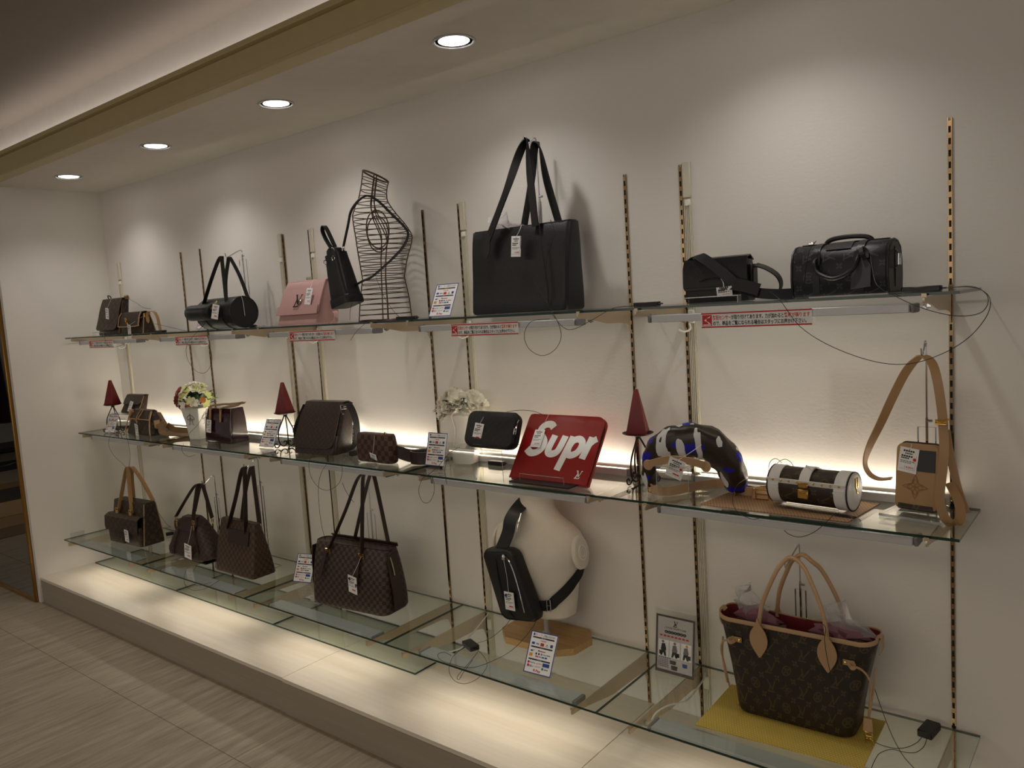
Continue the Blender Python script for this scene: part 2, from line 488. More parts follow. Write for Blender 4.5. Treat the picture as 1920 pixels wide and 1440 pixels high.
iron_m = M('wrought_iron', (42, 30, 26), .5, .4)
wire_m = M('copper_brown_wire', (84, 64, 55), .4, .5)
cable_m = M('black_cable', (18, 17, 16), .5)
paper_m = M('white_card', (240, 240, 240), .5)
ink_m = M('black_print', (22, 22, 24), .6)
redink_m = M('red_print', (196, 40, 38), .6)
orink_m = M('orange_print', (206, 92, 36), .6)
blueink_m = M('blue_print', (32, 62, 140), .5)
greyink_m = M('grey_print', (120, 118, 122), .6)
green_ink = M('green_print', (40, 120, 70), .6)
goldink_m = M('ochre_print', (206, 150, 50), .6)
zebra_m = zebra('zebra_print_canvas')
yel_m = woven('yellow_woven', (206, 182, 88), (176, 150, 62), .0095)
brw_m = woven('brown_woven', (176, 140, 104), (124, 90, 60), .011)
wood_m = streaks('pine_base', (176, 138, 88), (206, 170, 118), (3, 60, 60), .45, 'Object')
linen_m = M('linen_cover', (218, 210, 196), .8, grain=260, gstr=.3, var=.07)
ceram_m = M('white_ceramic', (232, 230, 224), .3)
mirror_m = M('mirror_glass', (150, 150, 148), .02, 1.0)
mframe_m = M('antique_gold', (150, 112, 58), .35, .8)
petw_m = M('white_petal', (244, 240, 226), .6)
pety_m = M('lime_petal', (224, 228, 150), .6)
petr_m = M('dusty_red_petal', (160, 74, 66), .6)
peto_m = M('orange_petal', (206, 130, 60), .6)
leaf_m = M('leaf_green', (52, 92, 44), .5)
leafd_m = M('leaf_dark', (40, 62, 40), .5)
lining_m = M('red_lining', (112, 22, 34), .7)
# ------------------------------------------------------------------ writing
_tc = {}
def glyphs(s, bold=0.0, shear=0.0):
    k = (s, bold, shear)
    if k not in _tc:
        c = bpy.data.curves.new('text', 'FONT'); c.body = s; c.size = 1; c.resolution_u = 2; c.fill_mode = 'FRONT'
        c.offset = bold; c.shear = shear
        o = bpy.data.objects.new('text', c); me = o.to_mesh()
        v = [(p.co.x, p.co.y) for p in me.vertices]; f = [tuple(p.vertices) for p in me.polygons]
        o.to_mesh_clear(); bpy.data.objects.remove(o); bpy.data.curves.remove(c)
        xs = [p[0] for p in v] or [0, 1]
        _tc[k] = (v, f, min(xs), max(xs))
    return _tc[k]
class Print:
    """flat print on a card: u right, v up, in metres, lifted a hair off the face"""
    def __init__(s, o, ax, ay, az, lift=.0004):
        s.o, s.ax, s.ay, s.az = Vector(o), Vector(ax), Vector(ay), Vector(az); s.lift = lift; s.m = {}
    def _mb(s, mat):
        return s.m.setdefault(mat.name, (mat, MB()))[1]
    def P(s, u, v): return s.o + s.ax * u + s.ay * v + s.az * s.lift
    def rect(s, u, v, w, h, mat):
        s._mb(mat).add([s.P(u, v), s.P(u + w, v), s.P(u + w, v + h), s.P(u, v + h)], [(0, 1, 2, 3)])
    def poly(s, pts, mat):
        s._mb(mat).add([s.P(*p) for p in pts], [tuple(range(len(pts)))])
    def disc(s, u, v, r, mat, r2=None, n=12):
        s.poly([(u + r * math.cos(2 * PI * k / n), v + (r2 or r) * math.sin(2 * PI * k / n)) for k in range(n)], mat)
    def text(s, t, u, v, size, mat, width=None, bold=.01, shear=0.0, center=False):
        vs, fs, x0, x1 = glyphs(t, bold, shear)
        sx = (width / (x1 - x0)) if width else size
        off = -(x1 - x0) * sx / 2 if center else 0
        s._mb(mat).add([s.P(u + off + (p[0] - x0) * sx, v + p[1] * size) for p in vs], fs)
    def stroke(s, pts, w, mat, smooth=0):
        P = [Vector((p[0], p[1], 0)) for p in pts]
        if smooth: P = crs(P, smooth)
        vs = []
        for i, p in enumerate(P):
            t = (P[min(i + 1, len(P) - 1)] - P[max(0, i - 1)]).normalized(); n = Vector((-t.y, t.x, 0)) * w / 2
            vs += [s.P(p.x + n.x, p.y + n.y), s.P(p.x - n.x, p.y - n.y)]
        s._mb(mat).add(vs, [(2 * i + 1, 2 * i + 3, 2 * i + 2, 2 * i) for i in range(len(P) - 1)])
    def build(s, parent, name='print'):
        out = []
        for mat, mb in s.m.values():
            out.append(mb.build(name, mat, parent))
        return out
def lv(pr, u, v, h, mat):
    k = h; w = h * .11
    pr.stroke([(u - .20 * k, v + .5 * k), (u + .12 * k, v - .26 * k)], w * 1.5, mat)
    pr.stroke([(u + .12 * k, v - .26 * k), (u + .44 * k, v + .5 * k)], w * .8, mat)
    pr.stroke([(u - .02 * k, v + .16 * k), (u - .3 * k, v - .5 * k)], w * 1.3, mat)
    pr.stroke([(u - .42 * k, v - .47 * k), (u + .22 * k, v - .47 * k), (u + .3 * k, v - .28 * k)], w, mat)
    for a in ((-.33, -.07), (.33, .55)): pr.stroke([(u + a[0] * k, v + .48 * k), (u + a[1] * k, v + .48 * k)], w * .7, mat)

# ------------------------------------------------------------------ the room
XL, ZC, ZP = -4.70, 2.8985, 0.18
struct('wall_back', MB().box((-.35, .05, 1.65), (8.9, .1, 3.3)), wall_m)
struct('wall_left', MB().box((XL - .025, -.365, 1.65), (.05, .73, 3.3)), wall_m)
struct('wall_left_return', MB().box((-9.676, -.70, 1.65), (9.85, .06, 3.3)), wall_m)
struct('ceiling', MB().box((-5.6, -.36, ZC + .03), (17.8, .72, .06)), soffit_m)
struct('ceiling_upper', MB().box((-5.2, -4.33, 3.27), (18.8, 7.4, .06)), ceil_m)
struct('wall_far', MB().box((-14.57, -4.4, 1.65), (.06, 7.4, 3.3)), wall_m)
struct('wall_cove', MB().box((-5.6, -.655, 3.10), (17.8, .03, .3)), soffit_m)
# stone tiles of the floor: each its own slab on a grout bed
fl = struct('floor', MB().box((-5.2, -4.0, -.012), (18.8, 8.2, .02)), grout_m)
tile_me = {}
for i in range(12):
    for j in range(4):
        x0 = -1.70 + (i - 7) * 1.062; y1 = -.012 - j * 1.067
        w, d = 1.060, 1.065
        key = (i % 1)
        if 'a' not in tile_me:
            tile_me['a'] = MB().box((w / 2, -d / 2, -.004), (w, d, .008), bev=.0012).mesh('tile'); tile_me['a'].materials.append(floor_m)
        link('tile', tile_me['a'], fl, (x0 + .002, y1, 0.0))
# bronze C-channel beam along the cove edge
bm = thing('cove_beam', (-5.6, -.72, ZC), 'long bronze channel beam edging the lit ceiling recess', 'beam')
for nm, y0, y1, z0, z1 in (('lower_flange', -.085, 0.0, -.004, .012), ('web', -.078, -.03, .012, .106), ('upper_flange', -.108, -.03, .106, .128)):
    MB().box((0, (y0 + y1) / 2, (z0 + z1) / 2), (17.8, y1 - y0, z1 - z0), bev=.002).build(nm, beam_m, bm)
# downlights
for k, x in enumerate(DOWN_X):
    lab = 'round recessed downlight glowing white, ' + ('farthest, by the left corner' if k == 0 else ORD[k] + ' in the soffit row from the far left corner')
    d = thing('downlight', (x, -.45, ZC), lab, 'light', group='downlights in the soffit')
    MB().lathe([(.074, .0), (.083, .0), (.085, -.003), (.083, -.006), (.074, -.005), (.070, .004), (.068, .02)], n=28).build('trim_ring', alu_m, d)
    MB().lathe([(.0695, .0005), (.060, .0), (.0, .0)], n=24).build('lens', led_m, d)
# low plinth (two joined boxes)
pl = thing('display_plinth', (-1.2, -.36, 0), 'long low white display plinth along the wall', 'plinth')
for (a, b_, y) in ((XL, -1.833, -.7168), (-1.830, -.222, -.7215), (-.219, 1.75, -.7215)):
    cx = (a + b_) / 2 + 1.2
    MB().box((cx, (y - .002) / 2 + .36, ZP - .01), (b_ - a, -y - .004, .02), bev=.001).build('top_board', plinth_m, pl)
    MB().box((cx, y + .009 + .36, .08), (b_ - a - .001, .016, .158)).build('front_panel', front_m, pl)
MB().box((-.27, -.04, .0035), (6.4, .60, .005)).build('shadow_strip', dark_m, pl)  # dark sheet paints the shadow gap at the plinth foot
# standing mirror on the return wall
mr = thing('wall_mirror', (-5.35, -.742, 0.002), 'tall mirror in a thin antique gold frame on the left return wall', 'mirror')
mw, mh = 1.2, 2.16
for c, d in (((mw / 2, 0, mh / 2), (.022, .024, mh)), ((-mw / 2, 0, mh / 2), (.022, .024, mh)), ((0, 0, .011), (mw - .022, .024, .022)), ((0, 0, mh - .011), (mw - .022, .024, .022))):
    MB().box(c, d, bev=.003).build('frame_bar', mframe_m, mr)
MB().box((0, .003, mh / 2), (mw - .022, .008, mh - .044)).build('mirror_glass', mirror_m, mr)
# parts of the shop floor that the mirror shows
boards = [(-9.86, .42, (112, 88, 62)), (-9.22, .84, (50, 44, 40)), (-8.36, .84, (156, 128, 92)), (-7.66, .50, (140, 112, 78)), (-7.18, .40, (104, 78, 54))]
for k, (x, w_, c) in enumerate(boards):
    o = MB().box((0, 0, .003), (w_, 2.2, .006)).build('parquet_strip', M('parquet_%d' % k, c, .45), None, (x, -1.95, 0.0))
    tag(o, 'inlaid floor strip reflected in the mirror, ' + ['farthest, dark tan', 'broad charcoal', 'broad light oak', 'honey oak', 'nearest, walnut brown'][k], 'floor strip', 'inlaid floor strips')
mt = thing('entrance_mat', (-11.6, -3.0, 0), 'black mat with pale script lettering, reflected in the mirror', 'mat')
MB().box((0, 0, .005), (.9, 2.2, .008), bev=.002).build('pile', blkweb_m, mt)
pr = Print((.05, -.55, .0095), (0, 1, 0), (-1, 0, 0), (0, 0, 1)); pr.stroke([(0, 0), (.2, .2), (.35, .02), (.5, .2), (.7, .05), (.9, .18), (1.1, .05)], .045, greyink_m, 4); pr.build(mt, 'lettering')
rk = thing('garment_rack', (-13.3, -3.55, 0), 'dark garment rack reflected at the mirror edge', 'rack')
MB().tube([(0, -1.0, .08), (0, -1.0, 1.85), (0, 1.0, 1.85), (0, 1.0, .08)], .02).build('rail', alu_m, rk)
MB().box((0, 0, .05), (.5, 2.2, .06)).build('base', blackpl_m, rk)
for k in range(8):
    o = MB().loft([ell(.25, .10, .45 + .03 * (k % 3), 12), ell(.22, .09, 1.1, 12), ell(.2, .06, 1.72, 12), ell(.05, .02, 1.80, 12)]).build('hanging_coat', M('coat_%d' % k, (24 + 6 * (k % 3), 22, 22), .9), None, (-13.3, -4.4 + k * .24, 0))
    tag(o, 'dark coat hanging on the rack seen only in the mirror', 'coat', 'coats on the rack')

# ------------------------------------------------------------------ uprights, ducts, brackets, glass, light bars
ZT = 2.371
SH = [(1.8508, .370, .386), (1.1627, .370, .386), (.4145, .546, .566)]        # top of glass, glass depth, bracket reach
SN = ['top', 'middle', 'bottom']
proto = None
H = ZT - ZP
mb = MB()
for sx in (-1, 1): mb.box((sx * .0048, -.003, H / 2), (.0026, .006, H))
ns = int(H / .0355)
for k in range(ns + 1): mb.box((0, -.003, min(k * .0355 + .008, H - .008)), (.0075, .006, .016))
rail_me = mb.mesh('rail'); rail_me.materials.append(brass_m)
slot_me = MB().box((0, -.0012, H / 2), (.0074, .002, H - .02)).mesh('slot_channel'); slot_me.materials.append(slot_m)
for k, x in enumerate(UP):
    t = thing('slotted_upright', (x, 0, ZP), 'thin brass slotted upright on the wall, %s from the left' % ORD[k], 'upright', group='slotted uprights')
    link('rail', rail_me, t); link('slot_channel', slot_me, t)
DU = [(0, 1), (3, -1), (4, 1), (6, 1), (8, 1)]
for n, (k, s_) in enumerate(DU):
    t = thing('cable_duct', (UP[k] + s_ * .026, 0, ZP), 'cream cable duct beside the %s brass upright' % ORD[k], 'duct', group='cable ducts')
    mb = MB().box((0, -.004, (H - .13) / 2), (.030, .008, H - .13))
    for q in (-.011, -.004, .003, .010): mb.box((q, -.010, (H - .13) / 2), (.0045, .006, H - .14))
    mb.build('ribbed_cover', duct_m, t)
    MB().box((0, -.007, H - .06), (.033, .014, .13), bev=.002).build('end_cover', duct_m, t)
    MB().box((.004, -.013, H - .145), (.02, .016, .022), bev=.002).build('clip', whitepl_m, t)
    for q in (SH[0][0] - .05 - ZP, SH[2][0] - .07 - ZP):
        MB().box((.002, -.017, q), (.026, .014, .05), bev=.003).build('plug', whitepl_m, t)
for s_, (z, d, br) in enumerate(SH):
    h = .085 if s_ == 2 else .062
    prof = [(-.012, 0), (-br, 0), (-br - .004, .012), (-br, -.016), (-br + .06, -.020), (-br * .55, -h * .72), (-.075, -h * .86), (-.035, -h), (-.020, -h - .03), (-.012, -h - .045)]
    prof = [(-.012, 0.0), (-br, 0.0), (-br - .003, -.008), (-br, -.017), (-br + .07, -.022), (-br * .5, -h * .74), (-.085, -h * .80), (-.045, -h * .9), (-.026, -h * 1.05), (-.014, -h * 1.5)]
    prof = prof[::-1]
    pm = MB().prism([(p[0], p[1]) for p in prof], (-.0025, 0, 0), (0, 1, 0), (0, 0, 1), (1, 0, 0), .005).mesh('arm'); pm.materials.append(champ_m)
    sm = MB().box((0, -br + .012, .0), (.013, .018, .004)).box((0, -br + .002, .004), (.013, .003, .010)).mesh('glass_stop'); sm.materials.append(champ_m)
    cm = MB().box((.006, -br + .10, -.022), (.010, .012, .018)).tube([(.004, -br + .11, -.03), (.012, -br + .10, -.036), (.02, -br + .095, -.026)], .003).mesh('bar_clip'); cm.materials.append(chrome_m)
    for k, x in enumerate(UP):
        t = thing('shelf_bracket', (x, 0, z - .0115), 'champagne metal bracket under the %s glass shelf at the %s upright from the left' % (SN[s_], ORD[k]), 'bracket', group='brackets of the %s shelf' % SN[s_])
        link('arm', pm, t); link('glass_stop', sm, t, (0, 0, 0)); 
        o = link('bar_clip', cm, t)
        if k % 2: o.scale = (-1, 1, 1)
# glass shelf panes
def pane(x0, x1, y0, y1, ztop, name, label, group, th=.0085):
    t = thing(name, ((x0 + x1) / 2, (y0 + y1) / 2, ztop - th), label, 'glass shelf', group=group)
    w, d = x1 - x0, y1 - y0
    mb = MB().box((0, 0, th / 2), (w, d, th)); 
    top = MB(); top.v = mb.v; top.uv = mb.uv; top.f = mb.f[:2]; rim = MB(); rim.v = mb.v; rim.uv = mb.uv; rim.f = mb.f[2:]
    top.build('pane', glass_m, t); rim.build('polished_edge', edge_m, t)
    return t
XB = [[-4.68, -3.517, -2.386, -1.252, -.150, .985], [-4.648, -3.517, -2.386, -1.252, -.150, .981], [-4.665, -3.517, -2.386, -1.2736, -.150, .979]]
for s_, (z, d, br) in enumerate(SH):
    for k in range(5):
        pane(XB[s_][k] + .001, XB[s_][k + 1] - .001, -d, -.016, z, 'glass_shelf', 'clear glass pane of the %s shelf, %s from the left' % (SN[s_], ORD[k]), 'panes of the %s shelf' % SN[s_])
for k, (a, b_) in enumerate(((-4.66, -3.50), (-3.498, -2.432), (-2.43, -1.292))):
    pane(a, b_, -.357, -.006, ZP + .0095, 'spare_glass', 'spare glass pane lying flat on the plinth, %s from the left' % ORD[k], 'spare panes on the plinth', .009)
# slim aluminium light bars
def bar(x0, x1, y, z, label, group, dy=.06, dz=.025, up=False):
    t = thing('light_bar', ((x0 + x1) / 2, y, z), label, 'light bar', group=group)
    L = x1 - x0
    MB().box((0, 0, 0), (L - .03, dy, dz), bev=.002).build('housing', alu_m, t)
    for sx in (-1, 1): MB().box((sx * (L / 2 - .007), 0, 0), (.014, dy, dz * 1.05), bev=.003).build('end_cap', greyink_m, t)
    MB().box((0, 0, (dz / 2 - .0005) * (1 if up else -1)), (L - .05, dy * .45, .0016)).build('diffuser', diff_m, t)
    return t
for k in range(5):
    a, b_ = UP[2 * k], UP[2 * k + 1]
    n = ORD[k]
    bar(a + .02, b_ - .03, -.315, 1.808, 'aluminium light bar under the top glass shelf, %s bay from the left' % n, 'light bars under the top shelf')
    bar(a + .02, b_ - .03, -.310, 1.129, 'aluminium light bar under the middle glass shelf, %s bay from the left' % n, 'light bars under the middle shelf')
    bar(a + .035, b_ - .025, -.470, .388, 'aluminium light bar under the bottom glass shelf, %s bay from the left' % n, 'light bars under the bottom shelf', .075, .022)
    bar(a + .015, b_ - .015, -.034, 1.1765, 'aluminium light bar lying at the back of the middle shelf, %s bay from the left' % n, 'light bars lying on the middle shelf', .03, .0275, True)
    if k in (0, 2, 4) or True:
        c = MB().tube([(a + .02, -.02, 1.775), (a + .03, -.03, 1.755), (a + .012, -.05, 1.745), (a - .006, -.06, 1.755)], .004, 6, smooth=4).build('power_lead', whitepl_m)
        tag(c, 'short white power lead hooking below the top shelf, %s bay from the left' % n, 'cable', 'white power leads')
c = MB().tube([tuple(at(1322, 1262, -.02)), tuple(at(1318, 1275, -.08)), tuple(at(1290, 1312, -.2)), tuple(at(1255, 1322, -.33)), tuple(at(1232, 1335, -.42)), tuple(at(1222, 1350, -.46))], .0035, 6, smooth=5).build('power_lead', whitepl_m)
tag(c, 'white power lead running beneath the bottom glass near the poster', 'cable', 'white power leads')
c = MB().tube([tuple(at(916, 1150, -.03)), tuple(at(880, 1195, -.15)), tuple(at(866, 1214, -.3)), tuple(at(838, 1224, -.42))], .0035, 6, smooth=5).build('power_lead', whitepl_m)
tag(c, 'white power lead under the bottom glass left of the bust', 'cable', 'white power leads')
o = MB().box((0, 0, 0), (.012, .10, .08), bev=.002).box((.02, 0, -.03), (.05, .09, .004)).build('acrylic_guard', acry_m, None, (XL + .007, -.44, .40))
tag(o, 'small clear acrylic guard on the left wall by the bottom shelf', 'guard')

# ------------------------------------------------------------------ signs
def warning(k, label):
    x = UP[2 * k] + .227 if k else -4.343
    t = thing('warning_sign', (x, -.352, 1.7715), label, 'sign', group='security warning strips')
    w, h = .36, .049
    MB().box((w / 2, 0, h / 2), (w, .001, h)).build('card', paper_m, t)
    MB().box((w / 2 + .004, .0009, h / 2 + .001), (w + .012, .0006, h + .006)).build('clear_sleeve', acry_m, t)
    p = Print((0, -.0006, 0), (1, 0, 0), (0, 0, 1), (0, -1, 0))
    p.rect(0, 0, w, .0045, redink_m); p.rect(0, h - .0045, w, .0045, redink_m); p.rect(.003, .0065, .034, .036, redink_m)
    p.lift = .0009
    p.poly([(.010, .025), (.018, .030), (.018, .020)], paper_m); p.poly([(.018, .031), (.033, .039), (.030, .033)], paper_m)
    p.poly([(.018, .023), (.033, .014), (.026, .013)], paper_m); p.rect(.006, .008, .028, .0035, paper_m)
    sz = .0155
    p.text('防犯センサー', .041, .0268, sz, redink_m, .062, .02)
    p.text('が取り付けてあります。力が加わると', .104, .0268, sz, ink_m, .170, .02)
    p.text('警報が鳴ります', .276, .0268, sz, orink_m, .078, .02)
    p.text('ので、商品をご覧になられる場合はスタッフにお声かけ下さい。', .041, .0085, sz, ink_m, .302, .02)
    p.build(t)
for k in range(5):
    warning(k, 'red and white Japanese security warning strip on the light bar, %s from the left' % ORD[k])

def pay_sign(loc, rz, lean, label, s=1.0, clear_top=False):
    t = thing('payment_sign', loc, label, 'sign', rz, 'payment method cards', rx=-lean)
    w, h = .13 * s, .165 * s
    MB().box((0, 0, h / 2 + .006), (w, .0012, h)).build('card', paper_m, t)
    b = MB(); e = .0035 * s
    for c, d in (((0, -.0009, .006 + e / 2), (w, .0006, e)), ((0, -.0009, .006 + h - e / 2), (w, .0006, e)), ((-w / 2 + e / 2, -.0009, .006 + h / 2), (e, .0006, h)), ((w / 2 - e / 2, -.0009, .006 + h / 2), (e, .0006, h))): b.box(c, d)
    b.build('blue_border', blueink_m, t)
    a = MB().box((0, .002, h / 2 + .006), (w + .004, .002, h + (.03 if clear_top else .004)))
    ca, sa = math.cos(lean), math.sin(lean)
    a.add([(sx * w * .45, y * ca + .003, y * sa + zz) for sx in (-1, 1) for y, zz in ((-.0, .001), (.06, .001), (.06, .004), (0, .004))], [(0, 1, 2, 3), (7, 6, 5, 4), (0, 4, 5, 1), (3, 2, 6, 7), (1, 5, 6, 2)])
    a.build('acrylic_stand', acry_m, t)
    p = Print((-w / 2, -.0007, .006), (s, 0, 0), (0, 0, s), (0, -1, 0))
    p.rect(.012, .148, .008, .010, blueink_m); p.text('カード', .022, .148, .012, orink_m, .034); p.text('ご利用いただけます', .060, .149, .009, ink_m, .058)
    for v in (.139, .101, .052): p.rect(.012, v, .104, .0055, ink_m)
    p.lift = .0008
    for v, q in ((.139, '電子マネー'), (.101, 'クレジット'), (.052, 'スマホ決済')): p.text(q, .065, v + .0010, .0042, paper_m, None, 0, 0, True)
    p.text('ご利用可能', .064, .129, .006, redink_m, None, .01, 0, True)
    p.rect(.013, .113, .014, .009, blueink_m); p.text('VISA', .033, .114, .009, blueink_m, .016, .02, .2)
    p.rect(.055, .111, .017, .012, redink_m); p.disc(.061, .117, .004, goldink_m); p.disc(.086, .119, .003, greyink_m); p.rect(.080, .112, .013, .002, greyink_m); p.rect(.102, .112, .012, .012, blueink_m)
    p.disc(.020, .088, .006, blueink_m, .0035); p.rect(.026, .089, .006, .002, green_ink); p.rect(.011, .066, .016, .012, goldink_m)
    p.rect(.050, .089, .008, .004, ink_m); p.rect(.060, .089, .026, .003, redink_m)
    for q, (u, m_) in enumerate(((.044, ink_m), (.057, ink_m), (.070, greyink_m))): p.disc(u, .079, .0042, m_)
    p.text('Edy', .079, .077, .007, blueink_m, .012); p.rect(.093, .078, .018, .003, green_ink)
    p.rect(.042, .066, .014, .005, redink_m); p.rect(.058, .067, .012, .003, greyink_m); p.rect(.073, .066, .012, .005, blueink_m); p.rect(.088, .066, .010, .006, blueink_m)
    p.disc(.016, .042, .005, redink_m); p.text('PayPay', .023, .039, .009, greyink_m, .026); p.text('au PAY', .054, .039, .009, orink_m, .026)
    p.rect(.084, .034, .032, .014, blueink_m); p.rect(.012, .024, .010, .010, redink_m); p.text('d払い', .024, .025, .010, ink_m, .020); p.text('メルペイ', .050, .026, .009, greyink_m, .026)
    p.disc(.087, .025, .005, green_ink); p.rect(.095, .022, .018, .004, greyink_m)
    p.text('R', .046, .009, .014, redink_m, .009, .02); p.text('Pay', .058, .009, .013, redink_m, .022, .02)
    p.build(t)
    return t
# ------------------------------------------------------------------ bag building kit
Z1, Z2, Z3 = SH[0][0] + .0003, SH[1][0] + .0003, SH[2][0] + .0003
def body(w0, d0, w1, d1, h, r=.02, bulge=0.0, lean=0.0, fil=.010, top=.008, n=7, sag=0.0, prof=None, wave=0.0):
    rings = []
    ts = [(0, -fil), (.25 * fil, -.35 * fil), (fil, 0)] + [(fil + (h - fil - top) * k / n, 0) for k in range(1, n + 1)] + [(h - .3 * top, -.3 * top), (h, -top)]
    for z, ins in ts:
        t = z / h
        k = prof(t) if prof else 1.0
        w = ((w0 + (w1 - w0) * t) * k + bulge * .5 * math.sin(PI * t) + 2 * ins); d = (d0 + (d1 - d0) * t) + bulge * math.sin(PI * t) + 2 * ins
        g = rr(max(w, .01), max(d, .006), r, z, 4, 0, lean * z)
        rings.append([(p[0], p[1] + (wave * math.sin(p[0] * 31 + z * 19) if wave else 0), p[2] - sag * t * t * max(0, 1 - (2 * p[0] / w) ** 2)) for p in g])
    return rings
def price_tag(par, o, rz=0.0, lean=0.0, tilt=0.0, w=.034, h=.056, string=None, price=None, color=None, dot=False):
    """o = middle of the card's top edge in the bag's frame"""
    t = MB().box((0, 0, -h / 2), (w, .0008, h)).build('price_tag', paper_m, par, o, (lean, tilt, rz))
    p = Print((-w / 2, -.0006, -h), (1, 0, 0), (0, 0, 1), (0, -1, 0), .0003)
    p.disc(w / 2, h - .005, .0016, ink_m, n=8)
    q = w / .034
    for v, a, b_, hh in ((.83, .2, .8, .0032), (.74, .3, .7, .0022), (.62, .12, .74, .0030), (.54, .12, .55, .0026), (.43, .1, .88, .0016), (.37, .1, .7, .0014)):
        n = 5
        for k in range(n):
            u0 = a + (b_ - a) * k / n
            p.rect(w * u0, h * v, w * (b_ - a) / n * .78, hh * q, ink_m if v > .5 else greyink_m)
    p.rect(w * .08, h * .12, w * .84, .0007, greyink_m); p.rect(w * .08, h * .30, w * .0 + .0007, 0.0, greyink_m) if False else None
    p.rect(w * .9, h * .12, .0007, h * .6, greyink_m)
    if price: p.text(price, w * .36, h * .175, h * .10, redink_m, w * .48, .01)
    else: p.rect(w * .42, h * .18, w * .4, h * .065, redink_m)
    if dot: p.disc(w * .83, h * .56, w * .09, redink_m)
    if color: p.disc(w * .17, h * .78, w * .14, color)
    p.build(t)
    if string:
        loc = Matrix.LocRotScale(Vector(o), None, None) @ t.rotation_euler.to_matrix().to_4x4()
        s_ = loc.inverted() @ Vector(string)
        MB().tube([(0, -.001, -.004), tuple(s_ * .5 + Vector((.003, 0, 0))), tuple(s_)], .0009, 5, smooth=3).build('string', whitepl_m, t)
    return t
def buckle(mb, c, w, h, r=.0022, ax=(1, 0, 0), az=(0, 0, 1)):
    c, ax, az = Vector(c), Vector(ax), Vector(az)
    mb.tube([c + ax * w / 2 + az * h / 2, c - ax * w / 2 + az * h / 2, c - ax * w / 2 - az * h / 2, c + ax * w / 2 - az * h / 2], r, 6, closed=True)
    mb.tube([c - ax * w / 2, c + ax * w / 2], r * .7, 5)
    return mb
def hook_stand(loc, H, label, lw=.09, hook_y=-.05, lh=.75, col=None):
    t = thing('bag_stand', loc, label, 'bag stand', group=None)
    m_ = col or chrome_m
    MB().tube([(-lw, .015, .0035), (-lw, .09, .0035), (lw, .09, .0035), (lw, .015, .0035)], .003, 6, closed=True).build('base_wire', m_, t)
    MB().tube([(-lw / 2, .03, .003), (-lw / 2, .03, H * lh), (lw / 2, .03, H * lh), (lw / 2, .03, .003)], .0025, 6).build('upright_wire', m_, t)
    mb = MB().tube([(0, .03, .003), (0, .03, H * lh + .03)], .0045, 8)
    mb.tube([(0, .03, H * lh), (0, .03, H - .02)], .003, 8); mb.build('pole', m_, t)
    MB().tube([(.0, .03, H * lh + .02), (.016, .03, H * lh + .02)], .005, 8).build('clamp_knob', m_, t)
    MB().tube([(0, .03, H - .02), (0, .03, H + .015), (0, .015, H + .022), (0, hook_y + .02, H - .012), (0, hook_y, H - .016), (0, hook_y - .006, H + .006)], .0028, 6, smooth=3).build('hook', m_, t)
    return t
def handle(par, a, b_, top, w, t, mat, name='handle', side=(0, -1, 0), spread=.45, face=False):
    a, b_, top = Vector(a), Vector(b_), Vector(top)
    h = top.z - (a.z + b_.z) / 2
    l1 = a.lerp(top, .45); l1.z = a.z + h * .52; l2 = b_.lerp(top, .45); l2.z = b_.z + h * .52
    l1.x = a.x + (top.x - a.x) * spread; l2.x = b_.x + (top.x - b_.x) * spread
    la = a.lerp(top, .82); la.z = a.z + h * .90; lb = b_.lerp(top, .82); lb.z = b_.z + h * .90
    sd = [(1, -.1, 0), (1, -.1, 0), (.7, .7, 0), (0, 1, 0), (-.7, .7, 0), (-1, .1, 0), (-1, .1, 0)] if face else Vector(side)
    return MB().ribbon([a, l1, la, top, lb, l2, b_], w, t, sd, 5).build(name, mat, par)
def cable(pts, label, y=None, z=None, r=.0011, closed=False, name='security_cable'):
    P = []
    for p in pts:
        if len(p) == 3 and isinstance(p[2], str): P.append(atz(p[0], p[1], Z3 + .0028))
        elif len(p) == 3: P.append(at(p[0], p[1], p[2]))
        elif z is not None: P.append(atz(p[0], p[1], z))
        else: P.append(at(p[0], p[1], y))
    o = MB().tube(P, r, 5, closed=closed, smooth=5).build(name, cable_m)
    return tag(o, label, 'cable', 'anti theft cables')
def sensor(loc, rz, label, l=.085, w=.03, h=.016):
    t = thing('sensor_box', loc, label, 'sensor', rz, 'anti theft sensor boxes')
    MB().box((0, 0, h / 2), (l, w, h), bev=.002).build('case', blackpl_m, t)
    MB().tube([(l / 2, .006, h / 2), (l / 2 + .012, .006, h / 2)], .0025, 6).tube([(l / 2, -.006, h / 2), (l / 2 + .012, -.006, h / 2)], .0025, 6).build('cable_boot', blackpl_m, t)
    return t
def riser(loc, w, d, h, label, rz=0.0, lip=0.0):
    """clear acrylic table: top and two sides"""
    t = thing('acrylic_riser', loc, label, 'riser', rz, None)
    MB().box((0, 0, h - .002), (w, d, .004)).build('top_sheet', acry_m, t)
    for s_ in (-1, 1): MB().box((s_ * (w / 2 - .002), 0, (h - .004) / 2), (.004, d, h - .004)).build('side_sheet', acry_m, t)
    e = MB()
    for s_ in (-1, 1):
        e.box((s_ * (w / 2 - .001), -d / 2 - .0006, h / 2), (.002, .0012, h)); e.box((0, s_ * (d / 2 + .0006), h - .002), (w, .0012, .003))
    e.build('bright_edge', acryedge_m, t)
    if lip: MB().box((0, -d / 2 - .001, h + lip / 2), (w, .003, lip)).build('front_lip', acry_m, t)
    return t

